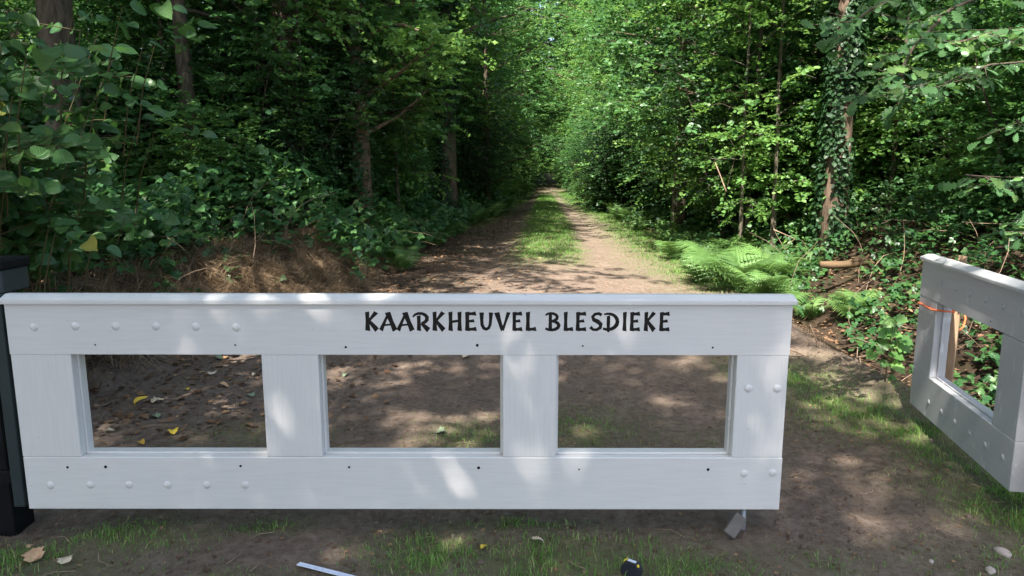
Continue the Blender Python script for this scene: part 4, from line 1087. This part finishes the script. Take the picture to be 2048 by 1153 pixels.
# oak with its branch hanging in from the upper right
oak = thing('oak_tree', 'oak at the right edge with lobed leaves hanging over the open gate', 'tree', (5.6, 5.2, hz(5.6, 5.2)))
b0 = np.array(oak.location); st_ = Acc(); cl = []
tp = curve_pts(b0 - (0, 0, .3), (.05, 0, 1), 8, 10, .05, .03); st_.tube(tp - b0, np.linspace(.19, .08, 11), 12)
def branch(pts, r0, nleaf, ln=.3, spread=1.0):
    pts = np.array([list(q) for q in pts]); st_.tube(pts - b0, np.linspace(r0, .004, len(pts)), 6, cap=False)
    cum = np.linspace(0, 1, len(pts))
    for k in range(nleaf):
        t = .30 + .7 * (k + random.random()) / nleaf; q = np.array([np.interp(t, cum, pts[:, i]) for i in range(3)])
        az = random.random() * 6.283; d_ = np.array([math.cos(az) - .3, math.sin(az) * .8 - .2, random.uniform(-.5, .25)]) * spread
        l_ = random.uniform(.12, ln); st_.tube(np.array([q, q + nz(d_) * l_]) - b0, [.003, .0015], 4, cap=False)
        cl.append((q, d_, random.randint(4, 6), l_))
bz = lambda px, py, Y: at(px, py, Y)
h5 = Vector(tp[5]); h4 = Vector(tp[4]); h3 = Vector(tp[3])
branch([h5, bz(2080, -60, 4.6), bz(1900, 20, 4.2), bz(1830, 90, 4.0), bz(1790, 160, 3.9), bz(1770, 205, 3.9)], .013, 22, .26)
branch([h5, bz(2000, -90, 4.4), bz(1850, -30, 4.2), bz(1740, 20, 4.1), bz(1690, 60, 4.1)], .012, 20, .28)
branch([h4, bz(2100, 120, 4.8), bz(1980, 130, 4.4), bz(1880, 170, 4.1), bz(1800, 200, 3.9)], .009, 20, .26)
branch([h3, bz(2150, 330, 4.6), bz(2040, 370, 4.1), bz(1975, 355, 3.9), bz(1930, 350, 3.8)], .008, 9, .2)
branch([h4, bz(2160, 200, 4.6), bz(2060, 260, 4.0), bz(2030, 240, 3.8)], .008, 8, .2)
branch([h3, bz(2180, 400, 4.8), bz(2080, 430, 4.3), bz(2045, 470, 4.0)], .008, 8, .2)
branch([h4, bz(2100, 60, 5.2), bz(2000, 60, 5.0), bz(1900, 90, 4.9)], .010, 22, .4)
link('trunk', st_.mesh('oak_trunk_and_branches', M['bark'], True), oak)
leafy_thing(oak, cl, OKL, None, .10, 295, OAKL, M['leaf_oak'], .45, (-.3, -.8, .75))
cr = Acc(); nsp = 700; th = rng.random(nsp) * 6.283; rr = 2.2 * rng.random(nsp) ** .6; zz = rng.uniform(3.2, 9, nsp)
P_ = np.stack([6.1 - b0[0] + np.cos(th) * rr * 1.0, 6.3 - b0[1] + np.sin(th) * rr, zz - b0[2]], 1)
add_sprays(cr, P_, np.stack([np.cos(th), np.sin(th), np.zeros(nsp)], 1), rng.uniform(.3, .7, nsp), 12, .09, HEX)
link('crown', cr.mesh('oak_crown', M['leaf_oak']), oak)

# bright seedling beyond the soil ridge
q = put(1770, 765); sd = thing('broad_leaved_seedling', 'small seedling with bright green rounded leaves beside the open gate', 'seedling', tuple(q))
b0 = np.array(sd.location); st_ = Acc(); Ys = q.y
st_.tube(np.array([b0, np.array(at(1775, 720, Ys)), np.array(at(1785, 660, Ys)), np.array(at(1790, 638, Ys))]) - b0, [.005, .004, .003, .002], 5)
SDL = leaf_variants(MAPLE, M['leaf_light'], 4)
for px, py, s in ((1778, 645, .10), (1805, 640, .085), (1768, 668, .11), (1790, 668, .11), (1770, 690, .11), (1808, 692, .13), (1815, 682, .10), (1740, 710, .10), (1758, 702, .07), (1768, 728, .08), (1800, 735, .11), (1795, 712, .12), (1786, 758, .06), (1800, 768, .05)):
    t_ = at(px, py, Ys - .02 + random.uniform(-.06, .06)); az = random.uniform(-.9, .9) + (1.57 if px > 1785 else -1.57)
    ld = Vector((math.sin(az), -.5, -.35)).normalized(); up = Vector((random.gauss(0, .2), -.75, .7)); X = ld.cross(up).normalized(); Z = X.cross(ld)
    p0 = t_ - ld * s * .5
    link('leaf', random.choice(SDL), sd, p0 - Vector(b0), Matrix((X, ld, Z)).transposed().to_euler(), s)
    st_.tube(np.array([np.array(p0), np.array(at(1784, (py + 760) / 2, Ys))]) - b0, [.0015, .003], 4, cap=False)
link('stem', st_.mesh('seedling_stem', M['greentwig']), sd)

# ------------------------------------------------------------------ log, sticks, stones, tools
a = Acc(); L0 = put(1645, 545); Yl = 9.0
e0, e1 = put(1640, 533), put(1772, 533); ym = min(e0.y, e1.y) - .02; rl_ = ym / 1422
pts = [at(px, py - 1, ym + .03 * math.sin(px)) for px, py in ((1640, 530), (1662, 532), (1685, 531), (1705, 529), (1728, 525), (1748, 526), (1765, 529), (1790, 536))]
a.tube([list(q) for q in pts], [6 * rl_, 8.5 * rl_, 7.6 * rl_, 8.2 * rl_, 7.2 * rl_, 6.8 * rl_, 5 * rl_, 3 * rl_], 12)
a.tube([list(pts[4]), list(pts[4] + Vector((.05, -.02, .10)))], [.016, .009], 6)
a.tube([list(pts[1]), list(pts[1] + Vector((-.03, -.05, -.12)))], [.02, .012], 6)
o = link('fallen_log', a.mesh('fallen_log', M['bark_log'], True)); tag(o, 'bare brown log lying on the right bank below the ivy clad trunk', 'log')
STK = [('forked dry stick standing on the soil ridge right beside the closed gate', [(1636, 708), (1633, 680), (1620, 650)], 6.1, .009), ('short dry stub beside the forked stick on the ridge', [(1640, 705), (1641, 682)], 6.1, .007),
       ('crooked dry stick rising from the middle of the soil ridge', [(1718, 752), (1700, 735), (1682, 715), (1686, 706)], 5.6, .009), ('short pale twig upright left of the bright seedling', [(1723, 735), (1719, 714)], 5.6, .007),
       ('straight dry root lying along the soil ridge', [(1590, 703), (1612, 712), (1640, 735)], 6.0, .011), ('broken pale stick at the foot of the bright seedling', [(1760, 765), (1762, 745), (1765, 735)], 5.3, .009), ('second broken stick at the foot of the bright seedling, right one', [(1772, 770), (1776, 745)], 5.3, .009),
       ('pale forked twig above the ferns in front of the saplings', [(1448, 372), (1440, 350), (1430, 325)], 11, .012), ('bent dry twig over the right undergrowth left of the ivy clad trunk', [(1562, 466), (1590, 478), (1560, 500)], 9, .008)]
for lab, pp, Y, r_ in STK:
    a = Acc(); P_ = [at(px, py, Y + random.uniform(-.05, .05)) for px, py in pp]
    d0 = P_[0] - P_[1]; P_ = [P_[0] + d0.normalized() * .1] + P_
    a.tube([list(q) for q in P_], np.linspace(r_, r_ * .5, len(P_)), 6)
    o = link('dry_stick', a.mesh('dry_stick', M['twig'])); tag(o, lab, 'stick', 'dry sticks')
def stone(lab, px, py, sx, sy, sz, mat, name='stone'):
    bm = bmesh.new(); bmesh.ops.create_icosphere(bm, subdivisions=3, radius=1)
    for v in bm.verts:
        n_ = .14 * (vnoise(np.array([v.co.x * 1.7 + px]), np.array([v.co.y * 1.7 + v.co.z]), 3)[0] - .5)
        v.co = Vector((v.co.x * sx, v.co.y * sy, v.co.z * sz)) * (1 + n_ * 2)
    q = put(px, py); o = bm_obj(name, bm, mat, None, (q.x, q.y, q.z + sz * .35), (0, 0, random.random() * 3), True); tag(o, lab, 'stone', 'pale stones at the lower right'); return o
stone('larger pale pebble at the lower right corner', 2004, 1112, .036, .024, .02, M['pebble'])
stone('smaller flat pale pebble left below the larger pebble', 1980, 1146, .03, .018, .012, M['pebble'])
stone('small flat pebble under the bright grass at the right', 1862, 1128, .012, .01, .008, M['pebble'])
# paver leaning at the drop bolt
q = at(1470, 1051, 2.985)
o = bm_obj('stone_paver', box_bm(-.028, .028, -.010, .010, -.052, .052, .002), M['stone'], None, tuple(q), (R(-28), R(36), R(-14)))
tag(o, 'small grey paver leaning against the drop bolt under the closed gate', 'paver')
# offcut of wood behind
q = put(1410, 1021); o = bm_obj('wood_offcut', box_bm(-.075, .075, -.02, .02, -.008, .008, .002), M['stake'], None, (q.x, q.y + .03, q.z + .012), (0, 0, R(4))); tag(o, 'thin pale wood offcut on the ground under the right end of the closed gate', 'offcut')
# folding rule
q0 = put(597, 1134); q1 = put(685, 1160); mid = (q0 + q1) / 2; ang = math.atan2((q1 - q0).y, (q1 - q0).x)
rl = thing('ruler', 'pale blue white ruler lying on the soil at the bottom of the photo', 'ruler', (q0.x, q0.y, max(q0.z, q1.z) + .012), ang)
Lr = .34
bm_obj('blade', box_bm(0, Lr, -.012, .012, 0, .003, .0006), M['ruler'], rl)
a = Acc()
for k in range(34):
    x0 = .006 + k * .0098; ln = .011 if k % 5 == 0 else .006
    a.add([(x0, -.0105, .0034), (x0 + .0012, -.0105, .0034), (x0 + .0012, -.0105 + ln, .0034), (x0, -.0105 + ln, .0034)], [(0, 1, 2), (0, 2, 3)])
link('tick_marks', a.mesh('tick_marks', M['tick']), rl)
# tape measure
q = put(1262, 1150); tm = thing('tape_measure', 'black tape measure with yellow button lying on the grass at the bottom edge', 'tape measure', (q.x, q.y - .012, q.z + .002), R(-32))
bm = bmesh.new(); prof = [(-.036, .0), (.036, .0), (.040, .008), (.040, .030), (.030, .052), (.010, .060), (-.014, .058), (-.034, .044), (-.040, .026), (-.040, .008)]
A_ = [bm.verts.new((x_, -.022, z_)) for x_, z_ in prof]; B_ = [bm.verts.new((x_, .022, z_)) for x_, z_ in prof]
for i in range(len(prof)): bm.faces.new([A_[i], A_[(i + 1) % len(prof)], B_[(i + 1) % len(prof)], B_[i]])
bm.faces.new(A_); bm.faces.new(B_[::-1]); bmesh.ops.recalc_face_normals(bm, faces=bm.faces); bmesh.ops.bevel(bm, geom=bm.edges[:], offset=.003, segments=2, affect='EDGES')
bm_obj('case', bm, M['rubber'], tm, smooth=False)
bm_obj('label_plate', box_bm(-.020, .016, -.010, .006, .0605, .0625, .0006), M['sticker'], tm).rotation_euler = (0, R(3), 0)
bm = bmesh.new(); bmesh.ops.create_cone(bm, cap_ends=True, segments=16, radius1=.0055, radius2=.0045, depth=.008)
bm_obj('button', bm, M['yellow'], tm, (.031, -.010, .052))
for x_ in (-.034, -.026): bm_obj('grip_insert', box_bm(-.003, .003, -.012, .004, -.002, .002, .0008), M['yellow'], tm, (x_, .012, .050 + (x_ + .034) * .9), (0, R(-40), 0))

# ------------------------------------------------------------------ labels for the nearer trees and saplings, told by landmarks
def proj(x, y, z=1.5):
    cy = y * math.cos(TILT) - (z - CAM_H) * math.sin(TILT)
    return 1024 + FPX * x / cy if cy > .1 else -9999
MARKS = [(60, 'large leaved shrub'), (390, 'slender dark trunk'), (620, 'dead grass bank'), (745, 'leafy honeysuckle trunk'), (920, 'thick ivy covered trunk'), (1085, 'far end of the track'),
         (1270, 'thin trunk behind the ferns'), (1460, 'largest sunlit fern'), (1665, 'reddish ivy clad trunk'), (1790, 'bright seedling'), (1925, 'wooden stake'), (2040, 'hanging oak leaves')]
seen = {}
for o in [q for q in C.objects if q.parent is None and q.get('group') in ('saplings left of the track', 'saplings right of the track', 'woodland trees left of the track', 'woodland trees right of the track') and 'sapling' in str(q.get('label')) or q.parent is None and str(q.get('label')).startswith('broadleaf tree in the')]:
    x, y = o.location.x, o.location.y
    if y > 17.5: continue
    px = proj(x, y)
    if not -60 < px < 2100: continue
    mk = min(MARKS, key=lambda m_: abs(m_[0] - px)); s_ = o.scale[2]
    kind = next(v for q in o.children for k_, v in (('leaf_light', 'pale green'), ('leaf_mid', 'mid green'), ('leaf_dark', 'dark glossy')) if q.data.materials[0].name == k_)
    rel = 'left of' if px < mk[0] - 25 else 'right of' if px > mk[0] + 25 else 'in line with'
    dep = 'close' if y < 11 else 'midway back' if y < 14 else 'deeper in'
    noun = 'sapling' if 'sapling' in o.name else 'holly' if 'holly' in o.name else 'broadleaf tree'
    lab = f"{kind} {noun} {rel} the {mk[1]}, {dep}"
    if lab in seen: lab = f"{'taller' if s_ > seen[lab] else 'smaller'} {kind} {noun} {rel} the {mk[1]}, {dep}"
    seen[lab] = s_
    o['label'] = lab

for o in [q for q in C.objects if q.parent is None and str(q.get('label')).find('bracken fern in the row') >= 0 and q.location.y < 15]:
    px = proj(o.location.x, o.location.y, .5); mk = min(MARKS, key=lambda m_: abs(m_[0] - px))
    rel = 'left of' if px < mk[0] - 20 else 'right of' if px > mk[0] + 20 else 'in line with'
    y = o.location.y; dep = 'nearest row' if y < 10.5 else 'second row' if y < 12.5 else 'third row'
    lab = f"{dep} bracken fern on the {'right' if o.location.x > path_c(y) else 'left'} verge, {rel} the {mk[1]}"
    if lab not in seen: o['label'] = lab; seen[lab] = 1
